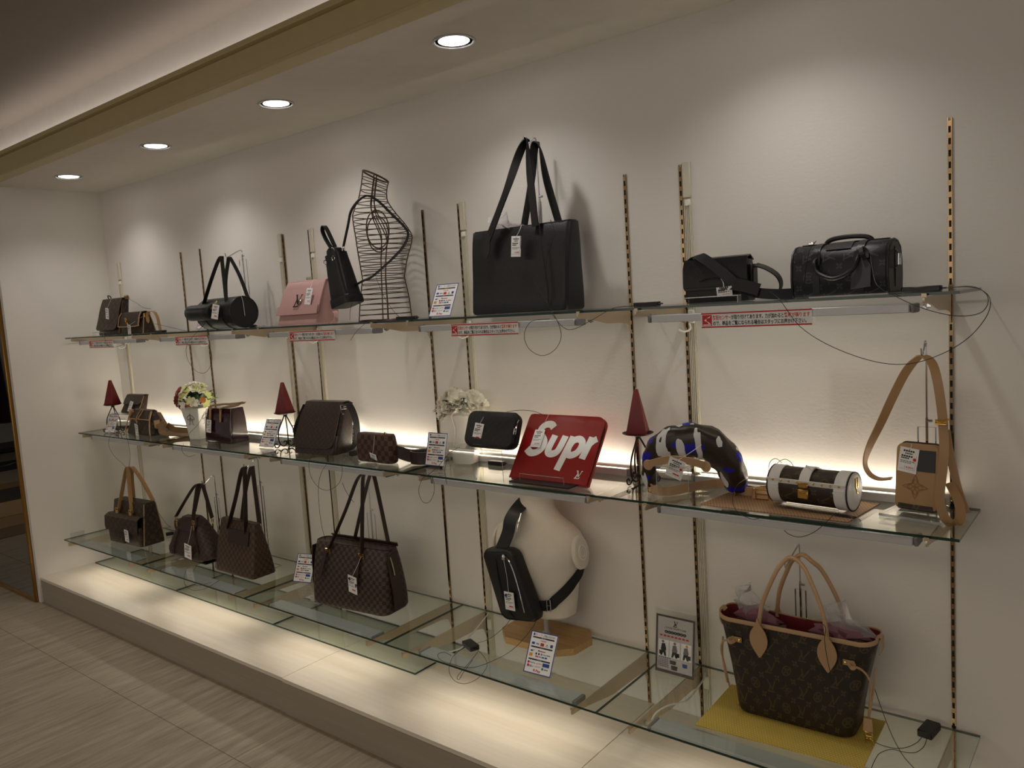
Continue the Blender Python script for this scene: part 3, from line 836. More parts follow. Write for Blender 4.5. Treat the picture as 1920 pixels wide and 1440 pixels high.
# ================================================================== TOP SHELF
# brown flap messenger, far left
t = thing('messenger_bag', (-4.20, -.245, Z1), 'tall brown printed flap messenger bag leaning at the far left of the top shelf', 'bag', R(2))
ln = .19
MB().loft(body(.275, .075, .262, .05, .245, .012, 0, ln)).build('body', mono_m, t)
MB().sheet([(.028 + ln * .245, .245), (0 + ln * .25, .253), (-.028 + ln * .245, .249), (-.041 + ln * .19, .19), (-.050 + ln * .10, .10), (-.060 + ln * .05, .048), (-.060 + ln * .03, .036)], [.131, .132, .134, .137, .139, .136, .11], .003).build('flap', mono_m, t)
for s_ in (-1, 1): MB().tube([(s_ * .136, -.03, .01), (s_ * .134, -.028 + ln * .12, .12), (s_ * .131, -.022 + ln * .235, .235)], .0022, 5).build('edge_piping', tand_m, t)
MB().tube([(-.12, .01 + ln * .24, .245), (-.118, .05, .275), (-.09, .052, .268), (-.085, .06, .24)], .004, 6, smooth=3).build('strap', brownl_m, t)
MB().box((.135, .05, .252), (.03, .03, .028), bev=.006).build('strap_tab', tand_m, t)
price_tag(t, (.045, -.047, .185), 0, 0, R(8), .042, .075, (.088, -.03, .25))
riser((-4.215, -.33, Z1), .16, .02, .026, 'tiny acrylic lip in front of the leaning brown messenger bag')
# small turn-lock bag
t = thing('turnlock_bag', (-3.84, -.245, Z1), 'small brown printed shoulder bag with an oval gold turn lock and tan strap', 'bag', R(2))
MB().loft(body(.275, .105, .255, .045, .135, .02, .006)).build('body', mono_s, t)
fl_ = MB().sheet([(.03, .13), (.0, .147), (-.03, .142), (-.048, .115), (-.058, .07), (-.061, .052)], [.122, .123, .126, .128, .126, .11], .004); fl_.build('flap', mono_s, t)
MB().tube([(-.124, -.034, .143), (-.129, -.052, .115), (-.128, -.064, .066), (-.112, -.066, .051), (.112, -.066, .051), (.128, -.064, .066), (.129, -.052, .115), (.124, -.034, .143)], .0035, 6, smooth=3).build('flap_piping', tan_m, t)
MB().prism([(.013 * math.cos(a * PI / 8), .024 * math.sin(a * PI / 8)) for a in range(16)], (-.005, -.0665, .085), (1, 0, 0), (0, -.35, 1), (0, -1, 0), .005).build('turn_lock', gold_m, t)
MB().box((-.005, -.075, .085), (.006, .008, .02), bev=.002).build('lock_toggle', gold_m, t)
for yy in (-.045, .045): MB().tube([(.142, yy, .005), (.135, yy * .7, .07), (.126, yy * .4, .13)], .003, 6).build('side_piping', tan_m, t)
buckle(MB(), (.132, -.005, .118), .03, .022, .003, (0, 1, 0)).build('ring', gold_m, t)
MB().ribbon([(.135, -.004, .10), (.14, -.004, .122), (.155, .0, .138), (.185, .02, .135), (.20, .03, .10), (.195, .04, .05), (.185, .05, .01)], .02, .003, (0, 1, 0)).build('shoulder_strap', tan_m, t)
MB().prism([(-.012, 0), (.012, 0), (.010, -.03), (0, -.044), (-.010, -.03)], (.139, -.004, .106), (0, 1, 0), (0, 0, 1), (1, 0, 0), .003).build('strap_tab', tan_m, t)
price_tag(t, (.03, -.075, .062), 0, R(8), R(18), .04, .072, (.13, -.03, .11))
# cylinder bag
a, b_ = at(391, 582, -.215), at(459, 577.5, -.215); rad = .091; zc = Z1 + rad
L = b_.x - a.x
t = thing('cylinder_bag', ((a.x + b_.x) / 2, -.215, Z1), 'black leather cylinder bag with small pouch, long handles looped over a chrome stand', 'bag', R(-2))
def cyl(l, r, y=0, z=0, n=28, x0=0, fil=.008):
    return [[(x0 + x, y + q * math.sin(2 * PI * k / n), z + q * math.cos(2 * PI * k / n)) for k in range(n)] for x, q in ((-l / 2, r - fil), (-l / 2 + fil * .3, r - fil * .3), (-l / 2 + fil, r), (-l / 4, r * 1.0), (0, r * .995), (l / 4, r), (l / 2 - fil, r), (l / 2 - fil * .3, r - fil * .3), (l / 2, r - fil))]
MB().loft(cyl(L, rad, 0, rad)).build('body', blk_m, t)
for s_ in (-1, 1): MB().tube([(s_ * L / 2, rad * .97 * math.sin(2 * PI * k / 24), rad + rad * .97 * math.cos(2 * PI * k / 24)) for k in range(24)], .0035, 6, closed=True).build('end_piping', blk_m, t)
for x in (-.09, .10): MB().tube([(x, (rad + .001) * math.sin(q), rad + (rad + .001) * math.cos(q)) for q in [R(-70 - 12 * k) for k in range(11)]], .003, 5).build('seam', blkweb_m, t)
MB().tube([(L / 2 + .002, -.01, rad * 1.98), (L / 2 + .004, -.003, rad * 1.6), (L / 2 + .004, .0, rad * .75)], .0025, 5, smooth=3).build('zip', chrome_m, t)
MB().loft(cyl(.26, .046, -.105, rad + .012, 20, -.085)).build('small_pouch', blk_m, t)
hx, hz = at(420, 481, -.215).x - t.location.x, at(420, 481, -.215).z - Z1
handle(t, (-.13, -.066, rad + .062), (.12, -.062, rad + .064), (hx + .01, -.02, hz), .022, .004, blk_m, spread=.45)
handle(t, (-.10, .060, rad + .06), (.15, .062, rad + .062), (hx + .02, .02, hz - .005), .022, .004, blk_m, spread=.35)
mb = MB(); buckle(mb, (-.13, -.068, rad + .055), .026, .02); buckle(mb, (.12, -.066, rad + .055), .026, .02); mb.build_each('buckle', gold_m, t)
MB().tube([(.08, -.095, rad + .07), (.06, -.11, rad + .045), (.03, -.12, rad + .02)], .006, 6).build('clasp', gold_m, t)
price_tag(t, (.10, -.115, rad + .05), R(15), R(-5), R(12), .05, .082, (.08, -.10, rad + .07))
hook_stand((t.location.x + hx + .02, -.138, Z1), hz + .012, 'chrome hook stand behind the black cylinder bag', .07, -.075, .93)
# pink flap bag
t = thing('flap_bag', (-2.06, -.215, Z1), 'dusty pink leather flap bag with a metal twist lock on the top shelf', 'bag', R(3))
ln = .27
MB().loft(body(.312, .158, .295, .085, .225, .014, .006, ln * .85)).build('body', pink_m, t)
MB().sheet([(.045 + ln * .225, .222), (.0 + ln * .23, .234), (-.045 + ln * .225, .228), (-.066 + ln * .16, .16), (-.079 + ln * .08, .08), (-.080 + ln * .062, .062)], [.146, .148, .150, .155, .159, .158], .006).build('flap', pink_m, t)
MB().sheet([(-.086 + ln * .10, .10), (-.090 + ln * .065, .065), (-.0895 + ln * .055, .055)], [.158, .161, .160], .005).build('flap_border', pink_m, t)
p = Print((0, -.0415, .120), (1, 0, 0), (0, .43, 1), (0, -1, .4), .014); lv(p, 0, 0, .062, iron_m); p.build(t, 'twist_lock')
MB().box((0.0, -.0455, .120), (.026, .008, .026), Matrix.Rotation(-R(23), 3, 'X'), .002).build('lock_plate', champ_m, t)
for x in (-.07, .10): buckle(MB(), (x, .03 + ln * .23, .242), .035, .014, .003).build('chain_ring', chrome_m, t)
MB().ribbon([(.165, .04, .06), (.20, .02, .05), (.215, .0, .02), (.20, -.02, .006), (.18, .0, .004)], .022, .004, (0, 1, .3)).build('strap_end', pink_m, t)
price_tag(t, (.085, -.088 + ln * .19, .186), 0, R(-14), R(5), .045, .086, (.06, -.05 + ln * .22, .226), '98,000')
# wire torso, seen from its side
tx, ty = -1.508, -.17
t = thing('wire_torso', (tx, ty, Z1), 'copper brown wire torso form without arms, standing on the top shelf', 'mannequin')
t.rotation_euler.z = R(48)
PR = [(0.0, .127, .140, 0.0), (.10, .118, .130, .004), (.205, .100, .105, .006), (.29, .114, .115, .012), (.36, .130, .125, .022), (.40, .135, .128, .025), (.45, .124, .128, .009), (.50, .106, .12, -.012), (.54, .086, .09, -.020), (.575, .067, .062, -.016), (.63, .058, .054, -.006), (.685, .058, .055, .006)]
def tor(z):
    for q0, q1 in zip(PR, PR[1:]):
        if z <= q1[0] + 1e-9:
            f = (z - q0[0]) / (q1[0] - q0[0]); f = f * f * (3 - 2 * f) if False else f
            return [q0[k] + (q1[k] - q0[k]) * f for k in (1, 2, 3)]
    return list(PR[-1][1:])
def tp(z, ang): 
    a_, b2, c_ = tor(z); tilt = -.03 * math.cos(ang) * max(0, (z - .56) / .13)
    return (c_ + a_ * math.cos(ang), b2 * math.sin(ang), z + tilt)
hoops = [.004, .03, .055, .08, .105, .13, .152, .175, .198, .22, .242, .264, .287, .31, .332, .355, .378, .40, .424, .45, .476, .50, .53, .56, .588, .612, .636, .66]
for z in hoops:
    MB().tube([tp(z + .0016 * math.sin(3 * q + z * 90), q) for q in [2 * PI * k / 22 for k in range(22)]], .0022, 5, closed=True).build('wire_hoop', wire_m, t)
for q in (0, PI, PI / 2 - .1, PI / 2 + .1, -PI / 2 - .1, -PI / 2 + .1):
    MB().tube([tp(z, q) for z in [.685 * k / 30 for k in range(31)]], .0028, 5).build('wire_stay', wire_m, t)
MB().tube([tp(.685, 2 * PI * k / 22) for k in range(22)], .0045, 6, closed=True).build('neck_ring', wire_m, t)
MB().tube([tp(.0, 2 * PI * k / 22) for k in range(22)], .004, 6, closed=True).build('base_ring', wire_m, t)
def side_pt(x, z, sg):
    a_, b2, c_ = tor(z); q = max(.02, 1 - ((x - c_) / a_) ** 2)
    return (x, sg * (b2 * math.sqrt(q) + .003), z)
for s_ in (-1, 1):
    for rx_, rz_ in ((.052, .088),):
        MB().tube([side_pt(-.004 + rx_ * math.cos(q), .425 + rz_ * math.sin(q), s_) for q in [2 * PI * k / 24 for k in range(24)]], .003, 6, closed=True).build('arm_hole', wire_m, t)
MB().tube([tp(.0, PI / 2), tp(.0, -PI / 2)], .003, 5).tube([tp(0, 0), tp(0, PI)], .003, 5).build('base_cross', wire_m, t)
# black bucket bag hung from the torso
q0 = at(640, 520, -.33)
t = thing('bucket_bag', (q0.x, -.33, q0.z), 'black leather drawstring bucket bag hanging by its strap from the wire torso', 'bag')
th = R(13)
mb = MB(); rings = []
for z, w, d in ((-.135, .128, .10), (-.130, .134, .104), (-.06, .124, .098), (.02, .112, .09), (.09, .100, .08), (.115, .098, .078)):
    rings.append([(p_[0] * math.cos(th) + p_[2] * math.sin(-th), p_[1], p_[2] * math.cos(th) + p_[0] * math.sin(th)) for p_ in rr(w, d, .02, z)])
mb.loft(rings, cap=True).build('body', blk_m, t)
def rt(x, y, z): return (x * math.cos(th) - z * math.sin(th), y, z * math.cos(th) + x * math.sin(th))
MB().loft([[rt(p_[0], p_[1], p_[2]) for p_ in rr(w, .07, .02, z)] for z, w in ((.112, .08), (.135, .07), (.143, .04))]).build('gathered_top', blk_m, t)
MB().box((0, 0, -.12), (.14, .108, .03), Matrix.Rotation(-th, 3, 'Y'), .012).build('base_panel', blk2_m, t, rt(0, 0, 0)) if False else MB().loft([[rt(p_[0], p_[1], p_[2]) for p_ in rr(w, .110, .02, z)] for z, w in ((-.138, .132), (-.132, .140), (-.10, .137), (-.098, .131))]).build('base_panel', blk2_m, t)
MB().ribbon([rt(.015, -.03, .135), rt(-.01, -.03, .19), rt(-.02, -.03, .235), rt(-.008, -.028, .255), rt(.008, -.026, .235), rt(.03, -.02, .14)], .02, .004, (.3, 1, 0)).build('top_handle', blk_m, t)
for x in (-.035, .03): MB().tube([rt(x + .01 * math.cos(k * PI / 4), -.046, .085 + .01 * math.sin(k * PI / 4)) for k in range(8)], .0022, 5, closed=True).build('eyelet', chrome_m, t)
def L3(px, py, y): return tuple(at(px, py, y) - t.location)
buckle(MB(), L3(644, 466, -.33), .016, .02).build('strap_ring', chrome_m, t)
for dy, nm in ((0, 'shoulder_strap'), (.02, 'shoulder_strap')):
    MB().ribbon([L3(644, 462, -.33 + dy), L3(652, 425, -.325 + dy), L3(660, 392, -.31 + dy), L3(683, 368, -.26), L3(705, 374, -.25 + dy), L3(735, 402, -.24), L3(762, 430, -.20 + dy), L3(764, 446, -.19), L3(752, 468, -.21 + dy), L3(728, 492, -.26), L3(700, 517, -.30 + dy), L3(680, 527, -.32), L3(662, 537, -.30 + dy)], .012, .004, (0, 1, .5 - dy * 40), 5).build(nm, blk_m, t)
sensor((at(775, 600, -.2).x, -.24, Z1), R(0), 'flat black sensor box beside the foot of the wire torso', .12, .03, .014)
# payment card
pay_sign((-1.052, -.27, Z1), R(4), R(28), 'blue bordered payment card on the top shelf beside the big black tote', .97)
# big black tote
t = thing('tote_bag', (-.63, -.18, Z1), 'very large black leather tote with tall handles on the top shelf', 'bag', R(1))
MB().loft(body(.48, .15, .50, .075, .352, .02, .012, .03, .012, .004, 8, .012, None, .004)).build('body', blk2_m, t)
MB().tube([(p_[0], p_[1] + .03 * .352, .353 - .012 * max(0, 1 - (2 * p_[0] / .5) ** 2)) for p_ in rr(.49, .066, .02, 0)], .003, 5, closed=True).build('rim', blk_m, t)
q = at(990, 263, -.19) - t.location
def Lq(px, py, y): return tuple(at(px, py, y) - t.location)
handle(t, Lq(914, 452, -.258), Lq(1003, 424, -.225), (q.x - .003, -.02, q.z), .034, .005, blk_m, spread=.50, face=True)
handle(t, Lq(983, 424, -.145), Lq(1048, 420, -.150), (q.x + .020, .02, q.z - .006), .034, .005, blk_m, spread=.55, face=True)
for x in (-.125,): MB().prism([(-.02, .05), (.02, .05), (.017, -.03), (0, -.052), (-.017, -.03)], (x - .002, -.0815, .285), (1, 0, 0), (0, .12, 1), (0, -1, 0), .003).build('handle_tab', blk_m, t)
MB().tube([(.135, -.068, .345), (.155, -.083, .22), (.17, -.086, .10), (.165, -.082, .02)], .0025, 5, smooth=4).build('seam', blk_m, t)
random.seed(4)
def crumple(c, s_, seed, mat, par, name='plastic_wrap'):
    rnd = random.Random(seed); n = 16; rings = []
    for k in range(8):
        z = k / 7; rr0 = math.sin(PI * (.12 + .86 * (1 - z) ** .8) / 1.0) * .5 + .05 if k < 7 else .02
        rings.append([(c[0] + s_[0] * (rr0 * (1 + rnd.uniform(-.38, .38))) * math.cos(2 * PI * j / n), c[1] + s_[1] * (rr0 * (1 + rnd.uniform(-.38, .38))) * math.sin(2 * PI * j / n), c[2] + s_[2] * z * (1 + .35 * math.cos(2 * PI * j / n + seed)) + rnd.uniform(-.012, .012)) for j in range(n)])
    return MB().loft(rings).build(name, mat, par, sharp=15)
crumple((-.085, .015, .31), (.17, .07, .085), 3, film_m, t)
price_tag(t, (.038, -.094, .308), 0, R(-3), R(4), .048, .082, (.042, -.06, .352), '72,800')
hook_stand((at(1011, 370, -.092).x, -.122, Z1), q.z + .002, 'pale grey hook stand rising behind the big black tote', .014, -.05, .66, alu_m)
# black crossbody with a wide strap
t = thing('crossbody_bag', (.235, -.215, Z1), 'black embossed crossbody bag with a wide strap across its flap', 'bag', R(2))
MB().loft(body(.225, .085, .215, .06, .145, .012, .006)).build('body', monoblk_m, t)
MB().sheet([(.035, .14), (.0, .156), (-.035, .150), (-.047, .12), (-.050, .07), (-.051, .055)], [.108, .110, .112, .113, .113, .112], .004).build('flap', monoblk_m, t)
for s_ in (-1, 1): MB().box((s_ * .118, 0, .085), (.014, .05, .075), bev=.005).build('side_gusset', blk_m, t)
MB().ribbon([(-.122, 0, .10), (-.108, -.01, .145), (-.075, -.02, .163), (-.03, -.046, .148), (.035, -.064, .10), (.085, -.073, .058), (.135, -.07, .03), (.20, -.05, .018), (.26, -.02, .016)], .034, .004, [(0, 1, .2)] * 3 + [(.2, .4, 1)] * 3 + [(0, .3, 1)] * 3).build('shoulder_strap', blkweb_m, t)
MB().ribbon([(.122, 0, .10), (.135, -.02, .115), (.17, -.03, .105), (.205, -.03, .08), (.215, -.02, .05), (.20, -.01, .022), (.15, .0, .016)], .03, .004, [(0, 1, .3)] * 7).build('strap_loop', blk_m, t)
MB().ribbon([(.06, -.076, .062), (.10, -.082, .055), (.16, -.07, .035)], .04, .004, (0, .3, 1)).build('strap_keeper', blk_m, t)
buckle(MB(), (-.122, -.004, .095), .018, .026, .003, (0, 1, 0)).build('ring', blk_m, t)
MB().tube([(.04, -.06, .075), (-.01, -.062, .085), (-.05, -.06, .075)], .0022, 5, smooth=3).build('flap_cord', blk_m, t)
MB().box((0, -.0485, .050), (.215, .004, .01), bev=.0015).build('front_seam', blk_m, t)
price_tag(t, (.048, -.086, .052), R(3), R(4), R(-3), .052, .030, (.03, -.065, .08), '85,800')
riser((.24, -.29, Z1), .19, .025, .024, 'low clear acrylic lip in front of the black crossbody bag')
# keepall
t = thing('duffle_bag', (.645, -.205, Z1), 'small black printed duffle bag with rolled handles and luggage tag on the top shelf', 'bag', R(-3))
prof = [(-.060, .0), (-.069, .010), (-.073, .055), (-.070, .102), (-.059, .138), (-.032, .156), (0, .161), (.032, .156), (.059, .138), (.070, .102), (.073, .055), (.069, .010), (.060, .0)]
MB().loft([[(x, y * k, .003 + z * k + (1 - k) * .05) for y, z in prof] for x, k in ((-.146, .90), (-.143, .96), (-.135, 1.0), (-.06, 1.0), (0, .99), (.06, 1.0), (.135, 1.0), (.143, .96), (.146, .90))]).build('body', keep_m, t)
for s_ in (-1, 1): MB().tube([(s_ * .142, y * .985, .003 + z * .985) for y, z in prof], .0035, 6, closed=True).build('end_piping', blk_m, t)
for x in (-.065, .065): 
    MB().ribbon([(x, y * 1.015, .003 + z * 1.012) for y, z in prof[1:7]], .022, .003, (1, 0, 0), 3).build('strap_panel', blk_m, t)
MB().ribbon([(-.13, 0, .1645), (.13, 0, .1645)], .016, .003, (0, 1, 0), 3).build('zip', blkweb_m, t)
MB().ribbon([(x, y * 1.012, .003 + z * 1.01) for x, (y, z) in zip([0] * 5, prof[4:8] + prof[7:8])], .075, .002, (1, 0, 0), 3).build('top_patch', blk_m, t)
MB().tube([(-.062, -.070, .118), (-.064, -.088, .105), (-.05, -.098, .075), (0, -.104, .055), (.05, -.098, .075), (.064, -.088, .105), (.062, -.070, .118)], .0065, 8, smooth=4).build('handle', blk_m, t)
MB().tube([(-.066, .035, .140), (-.07, .035, .165), (-.05, .03, .178), (0, .025, .182), (.05, .03, .178), (.07, .035, .165), (.066, .035, .140)], .0075, 8, smooth=4).build('handle', blk_m, t)
for x in (-.064, .064):
    MB().prism([(-.014, .02), (.014, .02), (.014, -.012), (0, -.024), (-.014, -.012)], (x, -.0725, .112), (1, 0, 0), (0, .22, 1), (0, -1, 0), .004).build('handle_tab', blk_m, t)
    MB().lathe([(.0, .0), (.004, .001), (.0, .003)], (x, -.0785, .115), 8).build('rivet', chrome_m, t)
MB().prism([(-.028, 0), (.028, 0), (.032, .06), (.018, .088), (-.010, .088), (-.022, .06)], (.075, -.095, .022), (1, 0, .1), (-.1, .25, 1), (0, -1, .2), .004).build('luggage_tag', M('slate_leather', (62, 62, 68), .45, grain=260), t)
MB().ribbon([(.085, -.082, .105), (.078, -.09, .125), (.07, -.07, .14), (.085, -.07, .13), (.09, -.082, .108)], .012, .003, (1, 0, .4)).build('tag_strap', blk_m, t)
MB().ribbon([(.150, -.02, .13), (.158, -.02, .118), (.160, -.02, .098), (.157, -.02, .082), (.150, -.02, .075)], .014, .004, (0, 1, 0)).build('side_tab', blk_m, t)
buckle(MB(), (.162, -.02, .10), .02, .03, .003, (0, 1, 0)).build('side_ring', chrome_m, t)
MB().ribbon([(-.150, -.02, .12), (-.156, -.02, .105), (-.150, -.02, .09)], .014, .004, (0, 1, 0)).build('side_tab', blk_m, t)
MB().ribbon([(.1465, .0, .02), (.1475, 0, .07), (.1465, 0, .14)], .02, .003, (0, 1, 0)).build('end_strip', blk_m, t)
MB().box((-.105, 0, .170), (.02, .006, .008), bev=.002).build('zip_pull', chrome_m, t)
# sensors and cables of the top shelf
sensor((at(1213, 573, -.26).x, -.26, Z1), R(-3), 'thin black sensor box on the top shelf between the big tote and the crossbody', .10)
sensor((at(1728, 545, -.25).x, -.25, Z1), R(-2), 'thin black sensor box right of the duffle bag on the top shelf', .105)
sensor((at(306, 620, -.25).x, -.27, Z1), 0, 'thin black sensor box right of the small turn lock bag', .11, .03, .014)
pay_sign((at(372, 606, -.10).x, -.085, Z1), R(3), R(20), 'payment card almost hidden behind the black cylinder bag', .8)
sensor((at(460, 606, -.2).x, -.16, Z1), R(10), 'black sensor box on the top shelf behind the right end of the cylinder bag', .05, .03, .014)
cable([(1440, 545, -.33), (1462, 562, -.39), (1500, 612, -.385), (1560, 650, -.385), (1640, 678, -.37), (1705, 682, -.36), (1765, 664, -.35), (1815, 634, -.34), (1848, 596, -.33), (1857, 566, -.31), (1846, 547, -.28), (1815, 538, -.26), (1760, 541, -.25)], 'long black cable drooping under the top shelf from crossbody to the right end')
cable([(1530, 452, -.27), (1518, 470, -.31), (1512, 500, -.31), (1508, 530, -.30)], 'black cable lying across the left front of the duffle bag')
cable([(1632, 480, -.30), (1636, 505, -.33), (1645, 535, -.38), (1680, 556, -.39), (1730, 578, -.385), (1790, 592, -.37), (1835, 588, -.35), (1852, 570, -.33), (1848, 550, -.28), (1820, 537, -.26), (1762, 541, -.25)], 'black cable looping from the duffle bag round the right shelf end')
cable([(1032, 412, -.245), (1040, 440, -.28), (1026, 480, -.29), (1022, 540, -.30), (1030, 580, -.37), (1046, 604, -.39), (1052, 632, -.39), (1040, 656, -.39), (1016, 667, -.39), (992, 654, -.39), (983, 628, -.39), (996, 603, -.39), (1030, 598, -.38)], 'black cable coil hanging under the big black tote')
cable([(985, 416, -.27), (976, 445, -.285), (980, 482, -.285), (1000, 525, -.295), (1030, 575, -.37), (1050, 608, -.39), (1072, 618, -.385), (1110, 600, -.38), (1150, 578, -.33), (1192, 573, -.26)], 'black cable drawn across the front of the big black tote to the sensor')
cable([(372, 590, -.33), (385, 604, -.38), (366, 626, -.385), (350, 648, -.385), (352, 674, -.385), (368, 696, -.385), (386, 698, -.385), (397, 678, -.385), (394, 650, -.385), (388, 628, -.385)], 'black cable loop hanging below the cylinder bag')
cable([(233, 556, -.22), (252, 566, -.24), (270, 577, -.25), (283, 579, -.25)], 'black cable between the tall messenger bag and the small turn lock bag')
cable([(291, 607, -.25), (312, 612, -.25), (342, 619, -.25), (352, 620, -.25)], 'black cable from the small turn lock bag along the shelf')
cable([(195, 622, -.33), (196, 632, -.39), (202, 648, -.39), (215, 651, -.39), (232, 646, -.39)], 'black cable hooked below the far left of the top shelf')
cable([(705, 520, -.31), (722, 560, -.30), (744, 590, -.28), (757, 598, -.25)], 'black cable from the bucket bag down to the sensor by the torso')
cable([(665, 555, -.34), (657, 580, -.34), (656, 600, -.36)], 'short black cable under the bucket bag')
cable([(684, 607, -.38), (668, 622, -.39), (657, 638, -.39)], 'loose black cable end below the wire torso')
# ================================================================== MIDDLE SHELF
def candle(loc, label, h=.175):
    t = thing('candle_holder', loc, label + ' scrolled iron candle holder on the middle shelf', 'candle holder')
    MB().lathe([(.0, .190), (.045, .190), (.060, .196), (.061, .199), (.046, .194), (.0, .193)], n=24).build('plate', iron_m, t)
    MB().lathe([(.010, .176), (.012, .184), (.006, .191)], n=10).build('collar', iron_m, t)
    for k in range(3):
        a = R(-100 + 120 * k); ca, sa = math.cos(a), math.sin(a)
        pf = [(.004, .183), (.022, .15), (.046, .10), (.052, .055), (.044, .022), (.024, .008), (.008, .016), (.007, .032), (.018, .036), (.022, .028)]
        MB().tube([(r * ca, r * sa, z) for r, z in pf], .0035, 6, smooth=4).build('leg', iron_m, t)
        pf = [(.046, .018), (.060, .005), (.074, .008), (.078, .022), (.068, .028), (.063, .020)]
        MB().tube([(r * ca, r * sa, z) for r, z in pf], .0032, 6, smooth=4).build('foot_scroll', iron_m, t)
    c = thing('pyramid_candle', (loc[0], loc[1], loc[2] + .1945), 'dark red square pyramid candle, ' + label, 'candle')
    c.rotation_euler.z = R(20)
    MB().loft([rr(w, w, .0015, z, 1) for z, w in ((0, .078), (.004, .080), (h * .5, .048), (h - .004, .016), (h, .012))]).build('wax', wax_m, c, sharp=25)
    MB().tube([(0, 0, h - .001), (.001, 0, h + .006)], .001, 5).build('wick', whitepl_m, c)
q = at(212, 765, -.23); candle((q.x, -.23, Z2), 'leftmost')
q = at(534, 772, -.15); candle((q.x, -.15, Z2), 'second from the left')
q = at(1196, 812, -.125); candle((q.x, -.125, Z2), 'rightmost')
# small brown bag on a riser
riser((-4.33, -.14, Z2), .26, .13, .125, 'clear acrylic riser under the small brown flap pouch at the far left')
t = thing('flap_pouch', (-4.265, -.14, Z2 + .1252), 'small brown printed flap pouch standing on an acrylic riser at the far left', 'bag', R(4))
ln = .42
MB().loft(body(.235, .07, .21, .04, .125, .012, 0, ln)).build('body', mono_s, t)
MB().sheet([(.02 + ln * .122, .123), (-.0 + ln * .127, .130), (-.022 + ln * .122, .127), (-.032 + ln * .09, .088), (-.040 + ln * .06, .064)], [.106, .107, .108, .112, .095], .003).build('flap', mess_m, t)
MB().tube([(.112, -.03, .01), (.108, -.022 + ln * .06, .06), (.105, -.018 + ln * .12, .12)], .002, 5).build('edge_piping', tan_m, t)
price_tag(t, (.03, -.05 + ln * .08, .085), 0, R(-20), R(10), .038, .075)
pay_sign((-4.315, -.300, Z2), R(10), R(24), 'payment card at the far left end of the middle shelf', .82, True)
# brown bag with tan trim
t = thing('trimmed_shoulder_bag', (-3.965, -.195, Z2), 'brown printed shoulder bag with tan edges and a long tan strap trailing right', 'bag', R(-1))
MB().loft(body(.36, .14, .26, .035, .165, .025, .01)).build('body', mono_m, t)
MB().sheet([(.02, .160), (0, .172), (-.02, .165), (-.044, .12), (-.052, .105)], [.13, .131, .132, .148, .150], .003).build('flap', mono_m, t)
MB().tube([(-.132, -.028, .162), (-.152, -.056, .108), (.150, -.056, .108), (.132, -.028, .162)], .004, 6).build('flap_piping', tan_m, t)
for s_ in (-1, 1): MB().tube([(s_ * .132, -.022, .162), (s_ * .155, -.055, .10), (s_ * .178, -.072, .02), (s_ * .172, -.066, .005)], .0042, 6, smooth=3).build('edge_piping', tan2_m, t)
MB().ribbon([(-.02, -.02, .172), (-.03, -.05, .125), (-.012, -.058, .104), (.008, -.05, .13), (.012, -.02, .172)], .010, .003, (1, 0, .2)).build('closure_strap', tan_m, t)
mb = MB(); buckle(mb, (-.02, -.062, .104), .03, .016, .0025); mb.build('clasp', gold_m, t)
MB().prism([(-.05, 0), (.04, 0), (.045, .06), (.02, .135), (-.012, .145), (-.03, .12)], (.165, .02, .012), (0, 1, 0), (-.30, 0, 1), (1, 0, 0), .006).build('side_flap', tand_m, t)
MB().ribbon([(-.185, -.01, .02), (-.215, -.01, .07), (-.19, -.02, .15), (-.15, -.03, .165), (-.12, -.02, .15)], .02, .003, (0, 1, .2)).build('strap_end', tan_m, t)
MB().ribbon([(.17, .0, .09), (.205, .0, .06), (.235, -.01, .022), (.32, .0, .014), (.45, .03, .013), (.56, .06, .013)], .05, .004, (0, 1, .2)).build('shoulder_strap', tand_m, t)
MB().ribbon([(.18, .05, .06), (.26, .055, .035), (.36, .08, .028), (.50, .10, .024)], .04, .004, (0, .4, 1)).build('shoulder_strap', tand_m, t)
MB().prism([(-.02, 0), (.02, 0), (.016, -.05), (0, -.06), (-.016, -.05)], (.182, -.02, .105), (0, 1, 0), (.1, 0, 1), (1, 0, 0), .004).build('buckle_tab', tan2_m, t)
price_tag(t, (.005, -.078, .078), 0, R(6), R(12), .045, .085, (-.01, -.06, .10))
# flower pot
def petals(n, r, cup, w):
    mb = MB()
    for k in range(n):
        a = 2 * PI * k / n; ca, sa = math.cos(a), math.sin(a)
        pts = []
        for (s_, q, z) in ((0, -.25, 0), (0, .25, 0), (.5, -1, cup * .6), (.5, 0, cup * .35), (.5, 1, cup * .6), (.95, -.7, cup * 1.0), (1.08, 0, cup * .75), (.95, .7, cup * 1.0)):
            x, y = s_ * r, q * w
            pts.append((x * ca - y * sa, x * sa + y * ca, z))
        mb.add(pts, [(0, 1, 3), (0, 3, 2), (1, 4, 3), (2, 3, 6), (2, 6, 5), (3, 4, 7), (3, 7, 6)])
    return mb
def leafmesh(l, w):
    return MB().add([(0, 0, 0), (l * .35, -w, .12 * l), (l * .4, 0, .04 * l), (l * .35, w, .12 * l), (l * .75, -w * .7, .10 * l), (l * .78, 0, .02 * l), (l * .75, w * .7, .10 * l), (l, 0, -.05 * l)], [(0, 1, 2), (0, 2, 3), (1, 4, 5, 2), (2, 5, 6, 3), (4, 7, 5), (5, 7, 6)])
fm = {}
